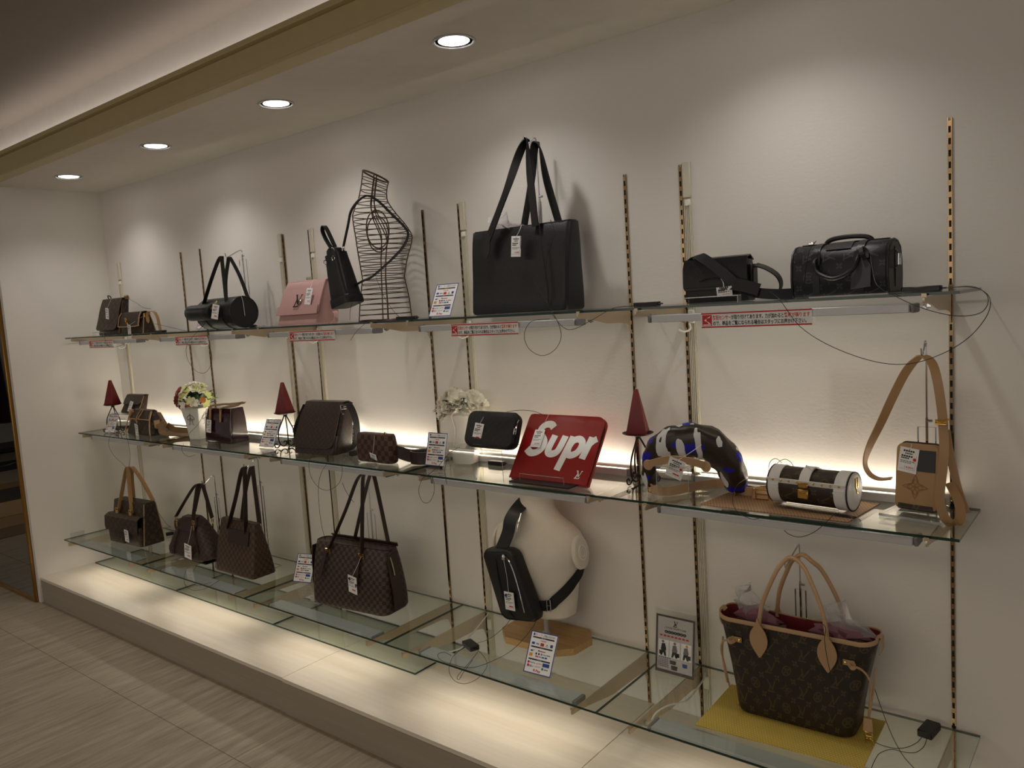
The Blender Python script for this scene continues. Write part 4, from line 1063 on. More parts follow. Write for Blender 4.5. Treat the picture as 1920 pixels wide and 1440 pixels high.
def flower(par, c, r, mat, d, n=5, cup=.012, cen=None, two=False):
    k = (mat.name, n, round(cup, 3), two)
    if k not in fm:
        mb = petals(n, 1, cup / r, .42)
        if two:
            m2 = petals(n, .7, cup / r * 1.5, .34); mb.add([(x, y, z + .1) for x, y, z in m2.v], m2.f)
        fm[k] = mb.mesh('bloom'); fm[k].materials.append(mat)
    o = link('bloom', fm[k], par, c); o.scale = (r, r, r)
    o.rotation_euler = Vector(d).to_track_quat('Z', 'X').to_euler()
    if cen:
        ck = 'c' + cen.name
        if ck not in fm:
            fm[ck] = MB().lathe([(.0, .0), (.16, .02), (.14, .12), (.0, .18)], n=8).mesh('flower_eye'); fm[ck].materials.append(cen)
        e = link('flower_eye', fm[ck], o, (0, 0, .02))
    return o
t = thing('flower_pot', (-3.345, -.165, Z2), 'mixed lime, cream and dusty red artificial flowers in a square white pot', 'flowers', R(16))
MB().loft([rr(w, w, .008, z, 2) for z, w in ((0, .088), (.006, .092), (.10, .112), (.188, .138), (.196, .146), (.200, .146), (.198, .132), (.15, .12))]).build('pot', ceram_m, t)
for ax, az, o in (((1, 0, 0), (0, -1, 0), (0, -.062, .13)), ((0, 1, 0), (1, 0, 0), (.062, 0, .13))):
    p = Print(o, ax, (az[0] * .13, az[1] * .13, 1), az, .002)
    for s_ in (-1, 1):
        p.stroke([(0, .03), (s_ * .016, .022), (s_ * .03, .008), (s_ * .024, -.002), (s_ * .014, .004)], .004, greyink_m, 4)
        p.stroke([(0, .01), (s_ * .012, -.006), (s_ * .01, -.026), (s_ * .02, -.036)], .004, greyink_m, 4)
    p.stroke([(0, .04), (0, -.012)], .005, greyink_m); p.build(t, 'scroll_motif')
lm = leafmesh(1, .28).mesh('leaf'); lm.materials.append(leaf_m); lm2 = leafmesh(1, .2).mesh('leaf'); lm2.materials.append(leafd_m)
rnd = random.Random(11)
def dirv(az, el): return Vector((math.cos(az) * math.cos(el), math.sin(az) * math.cos(el), math.sin(el)))
c0 = Vector((0, 0, .20))
for k in range(60):
    d = dirv(rnd.uniform(0, 2 * PI), rnd.uniform(-.1, 1.25)); o = link('leaf', lm if k % 2 else lm2, t, c0 + d * rnd.uniform(.045, .085)); s_ = rnd.uniform(.045, .075)
    o.scale = (s_, s_, s_); o.rotation_euler = d.to_track_quat('X', 'Z').to_euler()
for k in range(36):
    az = rnd.uniform(-PI, PI) if k > 17 else R(-140 + 9 * k); el = rnd.uniform(.05, 1.45)
    d = dirv(az, el); mat = [pety_m, petw_m, pety_m, petw_m][k % 4]
    if el > .8: mat = petw_m if k % 3 else pety_m
    flower(t, c0 + Vector((d.x * .10, d.y * .10, .02 + d.z * .13)), rnd.uniform(.027, .036), mat, d, 5, .010, goldink_m if k % 3 == 0 else None)
for k in range(7):
    d = dirv(R(160 + 14 * k), .05 + .1 * k); flower(t, c0 + Vector((d.x * .125, d.y * .115, -.01 + .02 * k)), .030, petr_m, d, 9, .016)
flower(t, c0 + Vector((.105, -.055, .05)), .019, peto_m, dirv(R(-30), .3), 9, .010, goldink_m)
# burgundy patent tote
t = thing('patent_tote', (-3.0, -.178, Z2), 'glossy dark burgundy patent tote with flat tan handles beside the flower pot', 'bag', R(5))
MB().loft(body(.25, .135, .235, .09, .212, .012, .008, 0, .006, .004, 8, .004, None, .004)).build('body', patent_m, t)
for x in (-.10, .0): 
    MB().box((x + .035, -.062, .17), (.018, .005, .075), Matrix.Rotation(R(-7), 3, 'X'), .0015).build('handle_tab', tan_m, t)
MB().ribbon([(-.065, -.055, .205), (-.09, -.03, .222), (-.03, .02, .228), (.07, .035, .226), (.12, .06, .235)], .02, .004, (0, 1, .4)).build('handle', tand_m, t)
MB().ribbon([(.035, -.06, .20), (.04, -.048, .216), (.08, -.01, .222), (.11, .02, .226), (.115, .04, .238), (.06, .045, .232), (-.04, .04, .225)], .018, .004, (0, 1, .4)).build('handle', tand_m, t)
for s_ in (-1, 1): MB().tube([(s_ * .124, -.066, .005), (s_ * .122, -.06, .11), (s_ * .118, -.046, .208)], .002, 5).build('edge_piping', patent_m, t)
price_tag(t, (-.062, -.074, .145), 0, R(-6), R(4), .045, .078)
pay_sign((-2.535, -.225, Z2), R(3), R(26), 'payment card behind the scrolls of the second candle holder', 1.0)
# dark brown messenger
t = thing('messenger_bag', (-2.065, -.185, Z2), 'dark brown printed messenger bag with a broad black strap looped at its right', 'bag', R(5))
ln = .26
MB().loft(body(.315, .13, .30, .07, .262, .02, .01, ln)).build('body', mess_m, t)
MB().sheet([(.045 + ln * .255, .256), (.01 + ln * .265, .272), (-.03 + ln * .262, .270), (-.055 + ln * .2, .205), (-.078 + ln * .10, .10), (-.086 + ln * .055, .055), (-.086 + ln * .044, .044), (-.086 + ln * .036, .036)], [.140, .141, .142, .147, .150, .148, .138, .11], .005).build('flap', mess_m, t)
MB().prism([(.012 * math.cos(a * PI / 6), .012 * math.sin(a * PI / 6)) for a in range(12)], (-.02, -.062 + ln * .16, .165), (1, 0, 0), (0, .2, 1), (0, -1, 0), .003).build('emblem', mess_m, t)
MB().loft([[(p_[0], p_[1] - .058 + .26 * z, z) for p_ in rr(w, .035, .014, 0)] for z, w in ((.004, .29), (.010, .302), (.05, .304), (.10, .30))]).build('front_pocket', mess_m, t)
MB().ribbon([(.155, .03, .245), (.185, .03, .262), (.215, .03, .225), (.235, .03, .15), (.225, .03, .07), (.19, .02, .02), (.15, .02, .01)], .042, .004, (0, 1, .1)).build('shoulder_strap', blkweb_m, t)
MB().ribbon([(-.150, .04, .25), (-.175, .02, .19), (-.185, -.01, .12), (-.180, -.01, .05), (-.165, -.01, .01)], .042, .004, (0, 1, .1)).build('shoulder_strap', blkweb_m, t)
buckle(MB(), (-.186, -.01, .125), .05, .04, .003, (0, 1, 0)).build('strap_buckle', chrome_m, t)
mb = buckle(MB(), (.160, .02, .245), .04, .02, .003, (0, 1, 0)); mb.tube([(.16, .0, .235), (.175, -.01, .222), (.19, -.012, .215)], .004, 6); mb.build('snap_hook', chrome_m, t)
sensor((at(659, 853, -.2).x, -.18, Z2), R(80), 'little black sensor box on the middle shelf between the messenger and the checked pouch', .05, .03, .024)
pay_sign((at(646, 840, -.1).x, -.085, Z2), R(4), R(22), 'payment card half hidden inside the strap loop of the dark brown messenger', .8)
# checked waist pouch
t = thing('waist_pouch', (-1.555, -.25, Z2), 'square brown checked waist pouch with a coiled dark belt on the middle shelf', 'bag', R(0))
MB().loft(body(.25, .06, .245, .05, .142, .022, .012)).build('body', dam3_m, t)
MB().tube([(p_[0], p_[1], .139) for p_ in rr(.236, .040, .018, 0)], .003, 5, closed=True).build('zip', brownl_m, t)
MB().tube([(.07, -.01, .142), (.078, -.012, .152), (.088, -.01, .146)], .003, 6).build('zip_pull', gold_m, t)
MB().ribbon([(.12, .01, .06), (.15, .02, .05), (.19, .05, .032), (.24, .08, .032), (.29, .09, .032), (.31, .055, .032), (.27, .02, .032), (.21, .025, .032), (.185, .06, .032), (.23, .10, .032), (.29, .11, .032), (.335, .10, .032)], .06, .005, (0, 0, 1)).build('belt', brownl_m, t)
price_tag(t, (.015, -.044, .05), 0, R(22), R(12), .046, .074, (.03, -.036, .138))
pay_sign((-1.185, -.235, Z2), R(2), R(16), 'payment card between the checked waist pouch and the white vase', .93)
# white flower vase
t = thing('flower_vase', (-1.115, -.092, Z2), 'white peony bouquet in a tall twisted white ceramic vase', 'flowers', R(10))
rings = []
for k in range(13):
    z = k / 12; a = R(34) * math.sin(z * 2.2)
    w = .098 + .012 * math.sin(z * 7); rings.append([(p_[0] * math.cos(a) - p_[1] * math.sin(a), p_[0] * math.sin(a) + p_[1] * math.cos(a), .23 * z) for p_ in rr(w, w * .8, .012, 0, 3)])
rings.append([(p_[0] * .85, p_[1] * .85, p_[2]) for p_ in rings[-1]]); rings.append([(p_[0] * .9, p_[1] * .9, p_[2] - .05) for p_ in rings[-1]])
MB().loft(rings).build('vase', ceram_m, t)
rnd = random.Random(5); c0 = Vector((0, 0, .235))
for k in range(26):
    d = dirv(rnd.uniform(-PI, PI), rnd.uniform(.05, 1.3)) if k > 9 else dirv(R(-190 + 22 * k), .25 + .2 * (k % 3))
    flower(t, c0 + Vector((d.x * .098, d.y * .060, .005 + d.z * .085)), rnd.uniform(.036, .048), petw_m, d, 7, .022, None, True)
for k in range(16):
    d = dirv(rnd.uniform(-PI, PI), rnd.uniform(-.1, .8)); o = link('leaf', lm2, t, c0 + Vector((d.x * .07, d.y * .05, d.z * .04 + .01))); s_ = rnd.uniform(.06, .085)
    o.scale = (s_, s_, s_); o.rotation_euler = d.to_track_quat('X', 'Z').to_euler()
# black clutch on riser
riser((-.835, -.26, Z2), .30, .155, .128, 'clear acrylic riser lifting the black zip clutch', 0, .02)
t = thing('zip_clutch', (-.825, -.275, Z2 + .1285), 'black zip clutch with rounded corners on the acrylic riser', 'bag', R(0), rx=-R(22))
oc = []
W_, H_ = .27, .155
def rrect_xz(w, h, r, n=5): return [(p_[0], p_[1] + h / 2) for p_ in rr(w, h, r, 0, n)]
def slab(mb, pts, y0, y1, fil=.006):
    c = Vector((sum(p_[0] for p_ in pts) / len(pts), sum(p_[1] for p_ in pts) / len(pts)))
    def ring(s_, y): return [(c.x + (p_[0] - c.x) * (1 - s_ / .12), y, c.y + (p_[1] - c.y) * (1 - s_ / .12)) for p_ in pts]
    rg = [ring(fil, y0), ring(fil * .3, y0 + fil * .3), ring(0, y0 + fil), ring(0, y1 - fil), ring(fil * .3, y1 - fil * .3), ring(fil, y1)]
    vs = [v for r in rg for v in r]; n = len(pts); fs = []
    for i in range(5):
        for j in range(n): fs.append((i * n + j, (i + 1) * n + j, (i + 1) * n + (j + 1) % n, i * n + (j + 1) % n))
    fs += [tuple(range(n)), tuple(range(6 * n - 1, 5 * n - 1, -1))]
    mb.add(vs, [f[::-1] for f in fs], [(v[0], v[2]) for v in vs]); return mb
slab(MB(), rrect_xz(W_, H_, .035), 0, .026).build('front_panel', clutch_m, t)
slab(MB(), rrect_xz(W_, H_, .035), .027, .054).build('back_panel', clutch_m, t)
MB().tube([(p_[0] * 1.004, .0265, p_[1] * 1.004) for p_ in rrect_xz(W_, H_, .035)], .004, 6, closed=True).build('zip', blkweb_m, t)
mb = MB(); mb.tube([(.137, .02, .125), (.145, .005, .112), (.150, -.006, .085)], .0035, 6); buckle(mb, (.150, -.008, .072), .010, .026, .002); mb.build('zip_pull', chrome_m, t)
price_tag(t, (-.055, -.004, .098), 0, R(4), R(6), .052, .078, (-.04, .004, .153), None)
# red pouch on easel
t = thing('red_pouch', (-.508, -.285, Z2 + .009), 'flat red leather pouch with big white lettering, leaning on an acrylic easel', 'pouch', R(0), rx=-R(36))
w, h = .388, .300
pts = [(-w / 2, 0), (w / 2 - .004, 0), (w / 2, .004), (w / 2, h - .04)] + [(w / 2 - .04 + .04 * math.cos(R(a)), h - .04 + .04 * math.sin(R(a))) for a in (15, 35, 55, 75, 90)] + [(-w / 2 + .02, h), (-w / 2 + .004, h - .004), (-w / 2, h - .02)]
pts = pts[::-1]
slab(MB(), pts, 0, .010, .003).build('front_panel', red_m, t)
slab(MB(), [(p_[0] + .006, p_[1] - .002) for p_ in pts], .011, .022, .003).build('back_panel', red_m, t)
MB().tube([(w / 2 - .002, .0105, .02), (w / 2 + .001, .0105, h - .05), (w / 2 - .02, .0105, h - .012)], .003, 5).build('zip', blkweb_m, t)
p = Print((-w / 2, 0, 0), (1, 0, 0), (0, 0, 1), (0, -1, 0), .0012)
lw = .032
def sl(l, base=.112): return [(x + (y - base) * .20, y) for x, y in l]
p.stroke(sl([(.124, .238), (.104, .252), (.078, .250), (.064, .232), (.070, .208), (.092, .190), (.112, .170), (.116, .142), (.100, .122), (.072, .117), (.042, .134)]), lw, paper_m, 5)
p.stroke(sl([(.150, .204), (.150, .150), (.157, .126), (.177, .119), (.197, .128), (.203, .150), (.203, .204)]), lw, paper_m, 5)
p.lift = .0013
p.stroke(sl([(.242, .204), (.242, .050)]), lw, paper_m)
p.lift = .0014
p.stroke(sl([(.245, .160), (.252, .184), (.274, .194), (.296, .182), (.303, .158), (.295, .132), (.272, .120), (.252, .130), (.245, .156)]), lw * .96, paper_m, 5)
p.stroke(sl([(.333, .206), (.333, .108)]), lw, paper_m)
p.lift = .0016
p.stroke(sl([(.335, .174), (.346, .190), (.358, .200)]), lw * .9, paper_m, 4)
p.lift = .0018; lv(p, .338, .040, .034, paper_m)
p.build(t, 'lettering')
price_tag(t, (.088 - w / 2, -.007, .222), R(2), R(-1), R(-2), .050, .082, (.10 - w / 2, -.002, .298), '62,800')
t = thing('display_easel', (-.508, -.25, Z2), 'black based acrylic easel holding the red pouch', 'easel')
MB().box((0, -.015, .004), (.30, .15, .007), bev=.003).build('base_plate', blackpl_m, t)
MB().box((-.0, -.062, .022), (.22, .003, .03)).build('front_lip', acry_m, t)
MB().tube([(-.11, -.064, .007), (-.11, -.064, .036), (.11, -.064, .036), (.11, -.064, .007)], .0012, 5).build('bright_edge', acryedge_m, t)
MB().sheet([(.0, .009), (.045, .075), (.085, .14)], .07, .004).build('back_rest', acry_m, t)
# zebra waist bag
t = thing('crescent_bag', (0.09, -.18, Z2), 'crescent waist bag in black, white and blue zebra print arched over an acrylic riser', 'bag')
path = crs([(-.150, -.05, .018), (-.146, -.055, .085), (-.118, -.060, .150), (-.060, -.065, .192), (.015, -.060, .206), (.085, -.035, .188), (.135, -.005, .125), (.150, .02, .055), (.150, .03, .012)], 5)
rings = []; m = len(path)
for i, q in enumerate(path):
    f = i / (m - 1); tg = (path[min(i + 1, m - 1)] - path[max(i - 1, 0)]).normalized(); sd = Vector((.35 * f, 1, 0)); sd = (sd - tg * sd.dot(tg)).normalized(); nn = tg.cross(sd)
    a = (.020 + .034 * math.sin(PI * f ** 1.2) ** 1.1 + .014 * f) * (1 if 0 < i < m - 1 else .6); b2 = (.030 + .018 * math.sin(PI * f)) * (1 if 0 < i < m - 1 else .6)
    rings.append([tuple(q + nn * a * math.copysign(abs(math.cos(k)) ** .8, math.cos(k)) + sd * b2 * math.copysign(abs(math.sin(k)) ** .8, math.sin(k)) + nn * .004 * math.sin(i * 1.3 + 3 * k)) for k in [2 * PI * j / 18 for j in range(18)]])
MB().loft(rings).build('body', zebra_m, t, sharp=60)
MB().ribbon([(-.118, -.118, .118), (-.09, -.130, .128), (-.02, -.140, .148), (.05, -.132, .146), (.095, -.105, .128)], .026, .005, (0, -.2, 1)).build('handle', tan2_m, t)
for c in ((-.118, -.118, .116), (.098, -.100, .124)): MB().lathe([(0, 0), (.02, .001), (.018, .005), (0, .006)], (0, 0, 0), 14).build('handle_tab', tan2_m, t, c, (R(90), 0, 0))
def Lb(px, py, y): return tuple(at(px, py, y) - t.location)
MB().ribbon([(-.150, -.05, .018), (-.125, -.085, .018), (-.095, -.10, .018), (-.055, -.09, .019), (-.02, -.03, .020), (.02, .03, .021), (.075, .085, .022), (.13, .10, .021), (.155, .05, .018)], .034, .004, (0, 0, 1)).build('belt', tan2_m, t)
MB().ribbon([(.150, .03, .018), (.20, .02, .018), (.235, .05, .019), (.275, .07, .022), (.305, .045, .020), (.30, .0, .018), (.26, -.01, .018), (.225, .0, .019), (.24, .03, .02), (.29, .02, .02)], .032, .004, [(0, 0, 1)] * 4 + [(0, .4, 1)] * 6).build('belt', tan2_m, t)
mb = MB(); buckle(mb, (.262, -.016, .022), .045, .034, .003); buckle(mb, (-.135, -.075, .018), .026, .03, .003); buckle(mb, (.158, .01, .018), .03, .03, .003, (0, 1, 0)); mb.build_each('buckle', gold_m, t)
price_tag(t, (.018, -.150, .152), R(12), R(20), R(22), .060, .082, (.085, -.10, .20), None, None, True)
riser((.088, -.205, Z2), .125, .27, .128, 'clear acrylic riser inside the zebra print crescent bag')
# woven brown mat and what stands on it
t = thing('woven_mat', (.435, -.207, Z2), 'brown woven rectangular mat on the right of the middle shelf', 'mat', R(0))
mb = MB(); mm_ = [(-.250, -.127), (.240, -.132), (.268, .124), (-.218, .137)]
mb.prism(mm_, (0, 0, 0), (1, 0, 0), (0, 1, 0), (0, 0, 1), .003); mb.build('weave', brw_m, t)
t = thing('trunk_bag', (.535, -.222, Z2 + .003), 'cylindrical brown trunk bag with white studded trim and gold clasp on the woven mat', 'bag', R(-6))
rad = .060; zc = rad + .010; L = .258
MB().loft(cyl(L - .01, rad, 0, zc, 32)).build('body', mono_m, t)
def arcband(x, w, r, a0, a1, n=14): return MB().ribbon([(x, r * math.sin(R(a0 + (a1 - a0) * k / n)), zc + r * math.cos(R(a0 + (a1 - a0) * k / n))) for k in range(n + 1)], w, .004, (1, 0, 0), 0)
white_l = M('white_leather', (226, 226, 226), .4, grain=240, gstr=.12)
for s_ in (-1, 1):
    arcband(s_ * (L / 2 - .02), .036, rad + .001, 15, -165 - 10, 18).build('end_band', white_l, t)
    arcband(s_ * (L / 2 - .02), .036, rad + .001, 15, 120, 10).build('end_band', white_l, t)
    MB().loft([[(s_ * x, r * math.sin(2 * PI * k / 28), zc + r * math.cos(2 * PI * k / 28)) for k in range(28)][::s_] for x, r in ((L / 2 - .006, rad + .002), (L / 2 + .003, rad), (L / 2 + .006, rad - .006))]).build('end_cap', white_l, t)
    MB().tube([(s_ * (L / 2 + .002), (rad + .001) * math.sin(2 * PI * k / 28), zc + (rad + .001) * math.cos(2 * PI * k / 28)) for k in range(28)], .0028, 5, closed=True).build('end_piping', blk_m, t)
MB().ribbon([(x, (rad + .003) * math.sin(R(-68)), zc + (rad + .003) * math.cos(R(-68))) for x in (-L / 2, L / 2)], .016, .004, (0, -.35, 1), 4).build('studded_strip', white_l, t)
arcband(-.005, .034, rad + .004, 20, -72, 10).build('closing_tab', white_l, t)
for k in range(9):
    x = -L / 2 + .02 + k * (L - .04) / 8
    if abs(x) > .025: MB().lathe([(0, .004), (.004, .002), (.0045, 0)], (0, 0, 0), 8).build('stud', gold_m, t, (x, (rad + .005) * math.sin(R(-68)), zc + (rad + .005) * math.cos(R(-68))), (R(68), 0, 0))
for s_ in (-1, 1): MB().prism([(0, -.008), (.028, -.008), (.034, 0), (.028, .008), (0, .008)], (s_ * (L / 2 - .006), -rad - .002, zc + .004), (-s_, 0, 0), (0, 0, 1), (0, -1, 0), .003).build('corner_tab', white_l, t)
mb = MB().box((-.005, -rad - .006, zc + .018), (.034, .008, .016), bev=.002).box((-.005, -rad - .007, zc - .010), (.036, .009, .030), bev=.002); mb.box((-.005, -rad - .013, zc - .003), (.016, .006, .010), bev=.002); mb.build('clasp', gold_m, t)
MB().ribbon([(-.014 + .009, -.02, zc + rad + .004), (0, -.01, zc + rad + .006), (.0, .03, zc + rad - .006)], .034, .004, (1, 0, 0)).build('top_tab', white_l, t)
mb = buckle(MB(), (L / 2 + .012, -.004, zc + .03), .014, .03, .0028, (0, 1, 0)); mb.tube([(L / 2 + .01, -.004, zc + .012), (L / 2 + .014, -.004, zc - .005)], .003, 6); mb.build('chain_ring', gold_m, t)
t = thing('acrylic_cradle', (.535, -.222, Z2 + .0032), 'low clear acrylic cradle under the cylindrical trunk bag', 'cradle', R(-6))
MB().box((0, 0, .002), (.21, .11, .003)).build('plate', acry_m, t)
for s_ in (-1, 1): MB().box((0, s_ * .054, .010), (.21, .003, .018)).build('side_lip', acry_m, t)
MB().tube([(-.105, -.056, .019), (.105, -.056, .019)], .0013, 5).build('bright_edge', acryedge_m, t)
sensor((at(1585, 968, -.27).x, -.285, Z2 + .003), R(-8), 'white topped small sensor card on the mat by the trunk bag', .05, .022, .003)
# tan phone pouch with long strap
t = thing('phone_pouch', (.832, -.140, Z2 + .012), 'tan leather phone pouch with stamped flower and long tan strap hung on a hook stand', 'bag', R(-12), rx=-R(6))
slab(MB(), rrect_xz(.128, .205, .020), -.030, .004).build('front_panel', tan_m, t)
slab(MB(), rrect_xz(.130, .207, .020), .004, .018).build('back_panel', mono_m, t)
MB().tube([(p_[0] * 1.01, .004, p_[1]) for p_ in rrect_xz(.128, .206, .02)], .0035, 6, closed=True).build('edge_piping', brownl_m, t)
MB().box((.0, -.006, .010), (.12, .052, .022), bev=.008).build('base_band', mono_m, t)
MB().box((.028, -.031, .155), (.056, .003, .066), bev=.001).build('dark_window', M('dark_slip', (50, 52, 56), .5), t)
p = Print((-.002, -.030, .072), (1, 0, 0), (0, 0, 1), (0, -1, 0), .0012)
fl_pts = []
for k in range(4):
    a = PI / 2 * k
    for r, d in ((.038, 0), (.020, .42), (.014, PI / 4), (.020, PI / 2 - .42)): fl_pts.append((r * math.cos(a + d), r * math.sin(a + d)))
stamp_m = M('stamped_line', (140, 94, 50), .5)
p.stroke(fl_pts + fl_pts[:1], .0028, stamp_m)
for k in range(4):
    a = PI / 2 * k; p.stroke([(.006 * math.cos(a), .006 * math.sin(a)), (.016 * math.cos(a + .4), .016 * math.sin(a + .4)), (.024 * math.cos(a), .024 * math.sin(a)), (.016 * math.cos(a - .4), .016 * math.sin(a - .4)), (.006 * math.cos(a), .006 * math.sin(a))], .0018, stamp_m, 2)
p.disc(0, 0, .005, stamp_m); p.build(t, 'stamped_flower')
bpy.context.view_layer.update()
inv = t.matrix_world.inverted()
def Lt(px, py, y): return tuple(inv @ at(px, py, y))
MB().ribbon([Lt(1672, 897, -.14), Lt(1648, 898, -.14), Lt(1630, 888, -.14), Lt(1622, 868, -.14), Lt(1630, 838, -.14), Lt(1652, 792, -.14), Lt(1676, 740, -.14), Lt(1698, 698, -.15), Lt(1718, 674, -.16), Lt(1732, 668, -.16), Lt(1747, 680, -.17), Lt(1757, 712, -.18), Lt(1765, 762, -.185), Lt(1769, 808, -.19), Lt(1770, 850, -.205), Lt(1765, 900, -.215), Lt(1762, 935, -.22), Lt(1770, 968, -.22), Lt(1786, 982, -.21), Lt(1801, 972, -.19), Lt(1797, 940, -.17), Lt(1780, 905, -.15)], .026, .004, [(-.05, 1, .2)] * 4 + [(.35, .9, -.1), (.6, .7, -.3), (.75, .5, -.45), (.75, .6, -.45)] + [(.4, 1, -.2), (.5, 1, .1), (.8, .8, .2)] + [(1, .35, 0)] * 6 + [(1, .6, .2)] * 5, 5).build('shoulder_strap', tan_m, t)
MB().ribbon([Lt(1774, 806, -.16), Lt(1783, 860, -.15), Lt(1796, 915, -.14), Lt(1812, 962, -.125)], .022, .004, (1, .35, 0)).build('strap_tail', tan2_m, t)
mb = buckle(MB(), Lt(1764, 792, -.197), .030, .010, .003); mb.tube([Lt(1774, 788, -.19), Lt(1780, 786, -.18)], .003, 6); buckle(mb, (-.068, 0, .10), .012, .02, .0028, (0, 1, 0)); buckle(mb, (.068, 0, .10), .012, .02, .0028, (0, 1, 0)); mb.build_each('buckle', gold_m, t)
price_tag(t, (-.020, -.034, .192), 0, R(2), R(7), .058, .078, (-.018, -.032, .204), '14,800', None, True)
q = at(1731, 668, -.15)
hook_stand((at(1737, 700, -.10).x, -.130, Z2), q.z - Z2 + .02, 'chrome hook stand holding up the tan pouch strap', .05, -.035, .52)
t = thing('pouch_stand', (.845, -.155, Z2), 'flat clear acrylic stand under the tan phone pouch', 'stand', R(-12))
MB().box((0, -.02, .005), (.19, .13, .008)).build('plate', acry_m, t)
MB().box((0, -.05, .02), (.12, .003, .022)).build('front_lip', acry_m, t)
e = MB(); e.box((0, -.0862, .005), (.19, .002, .008)); e.box((-.0955, -.02, .005), (.002, .13, .008)); e.build('bright_edge', acryedge_m, t)
sensor((at(930, 870, -.09).x, -.085, Z2), 0, 'flat dark sensor box at the back of the middle shelf behind the black clutch', .085, .03, .02)
sensor((at(1407, 893, -.08).x, -.085, Z2 + .003), R(-6), 'dark sensor box at the back of the woven mat left of the trunk bag', .09, .03, .02)
sensor((at(232, 795, -.1).x, -.10, Z2), R(4), 'dark sensor box at the far left of the middle shelf behind the payment card', .10, .04, .012)
# middle shelf cables
cable([(655, 846, -.2), (643, 866, -.35), (641, 890, -.385), (634, 908, -.39), (616, 919, -.39), (598, 914, -.39), (584, 896, -.39), (579, 872, -.385), (584, 856, -.37), (592, 848, -.33)], 'black cable loop hanging under the dark brown messenger bag')
cable([(615, 868, -.385), (603, 885, -.39), (597, 912, -.39), (598, 945, -.38), (603, 985, -.36), (610, 1012, -.33)], 'long black cable from the middle shelf to the large checked shopper')
cable([(642, 905, -.385), (648, 920, -.38), (658, 935, -.36), (664, 942, -.34)], 'short black cable end by the brown shopper handles')
cable([(862, 838, -.33), (842, 850, -.35), (824, 872, -.37), (806, 888, -.38), (792, 898, -.39), (785, 920, -.39), (792, 940, -.39), (804, 942, -.39), (813, 926, -.39), (814, 908, -.39), (810, 893, -.385)], 'black cable loop hanging from the middle shelf left of the black clutch')
cable([(838, 860, -.36), (834, 885, -.385), (838, 908, -.39)], 'short black cable hanging in front of the middle shelf by the clutch')
cable([(950, 772, -.24), (975, 769, -.22), (1000, 771, -.19), (1022, 779, -.17)], 'black cable arching from the black clutch to the red pouch')
cable([(1448, 905, -.24), (1441, 885, -.22), (1444, 866, -.18), (1455, 860, -.16), (1466, 868, -.15)], 'thin black cable loop rising behind the trunk bag')
cable([(1446, 888, -.20), (1458, 868, -.17), (1472, 861, -.15), (1484, 868, -.14), (1489, 880, -.13)], 'second thin black cable loop behind the trunk bag')
cable([(1398, 898, -.2), (1382, 910, -.3), (1374, 930, -.34), (1376, 950, -.375), (1388, 964, -.39), (1410, 973, -.39), (1424, 972, -.385)], 'black cable drooping before the middle shelf by the woven mat')
cable([(1566, 962, -.33), (1548, 980, -.375), (1526, 998, -.39), (1500, 1007, -.39), (1480, 1002, -.39), (1470, 994, -.385)], 'black cable drooping under the trunk bag')
cable([(228, 808, -.30), (208, 816, -.375), (204, 834, -.39), (212, 852, -.39), (228, 868, -.39), (238, 878, -.38)], 'black cable hanging under the left of the middle shelf')
cable([(236, 812, -.33), (242, 838, -.385), (244, 858, -.385), (241, 880, -.37)], 'second black cable hanging under the left of the middle shelf')
cable([(384, 772, -.26), (372, 795, -.30), (356, 812, -.33), (354, 824, -.36), (362, 834, -.375), (372, 836, -.38)], 'black cable in front of the white flower pot')
cable([(344, 832, -.36), (341, 845, -.385), (352, 856, -.39), (366, 853, -.39)], 'short black cable under the flower pot')
# ================================================================== BOTTOM SHELF
# brown tote with front pockets and tan handles
t = thing('pocket_tote', (-4.085, -.285, Z3), 'brown printed tote with two front pockets and pale tan handles on the bottom shelf', 'bag', R(4))
MB().loft(body(.40, .155, .385, .085, .292, .012, .006, .0, .008, .006)).build('body', mono_m, t)
for s_ in (-1, 1):
    MB().loft([[(s_ * .103 + p_[0], p_[1] - .085, p_[2] + .004) for p_ in rr(.185, d, .012, z)] for z, d in ((0, .02), (.006, .03), (.10, .04), (.13, .03))]).build('front_pocket', mono_m, t)
MB().sheet([(-.052, .205), (-.085, .207), (-.112, .19), (-.118, .12), (-.116, .095)], [.20, .203, .206, .206, .20], .004).build('pocket_flap', mono_m, t)
MB().ribbon([(-.19, 0, .290), (.19, 0, .290)], .03, .003, (0, 1, 0), 4).build('zip', brownl_m, t)
for s_ in (-1, 1): MB().tube([(.2, s_ * .077, .008), (.196, s_ * .06, .15), (.19, s_ * .042, .285)], .003, 6).build('edge_piping', tan2_m, t)
q = at(247, 874, -.27) - t.location
handle(t, (-.105, -.062, .215), (.065, -.062, .215), (q.x - .002, -.010, q.z), .028, .004, tan_m, spread=.46)
handle(t, (-.09, .045, .285), (.16, .045, .285), (q.x + .012, .008, q.z - .003), .028, .004, tan_m, spread=.40)
mb = MB()
for x in (-.105, .065): buckle(mb, (x, -.072, .225), .044, .03, .003); MB().prism([(-.014, .01), (.014, .01), (.012, -.055), (0, -.07), (-.012, -.055)], (x, -.073, .215), (1, 0, 0), (0, .1, 1), (0, -1, 0), .004).build('handle_tab', tan_m, t)
mb.build_each('buckle', gold_m, t)
price_tag(t, (.075, -.122, .118), 0, R(3), R(6), .05, .085, (.07, -.082, .195))
sensor((at(306, 1010, -.15).x, -.10, Z3), R(70), 'small black sensor box behind the brown tote with tan handles', .05, .03, .02)
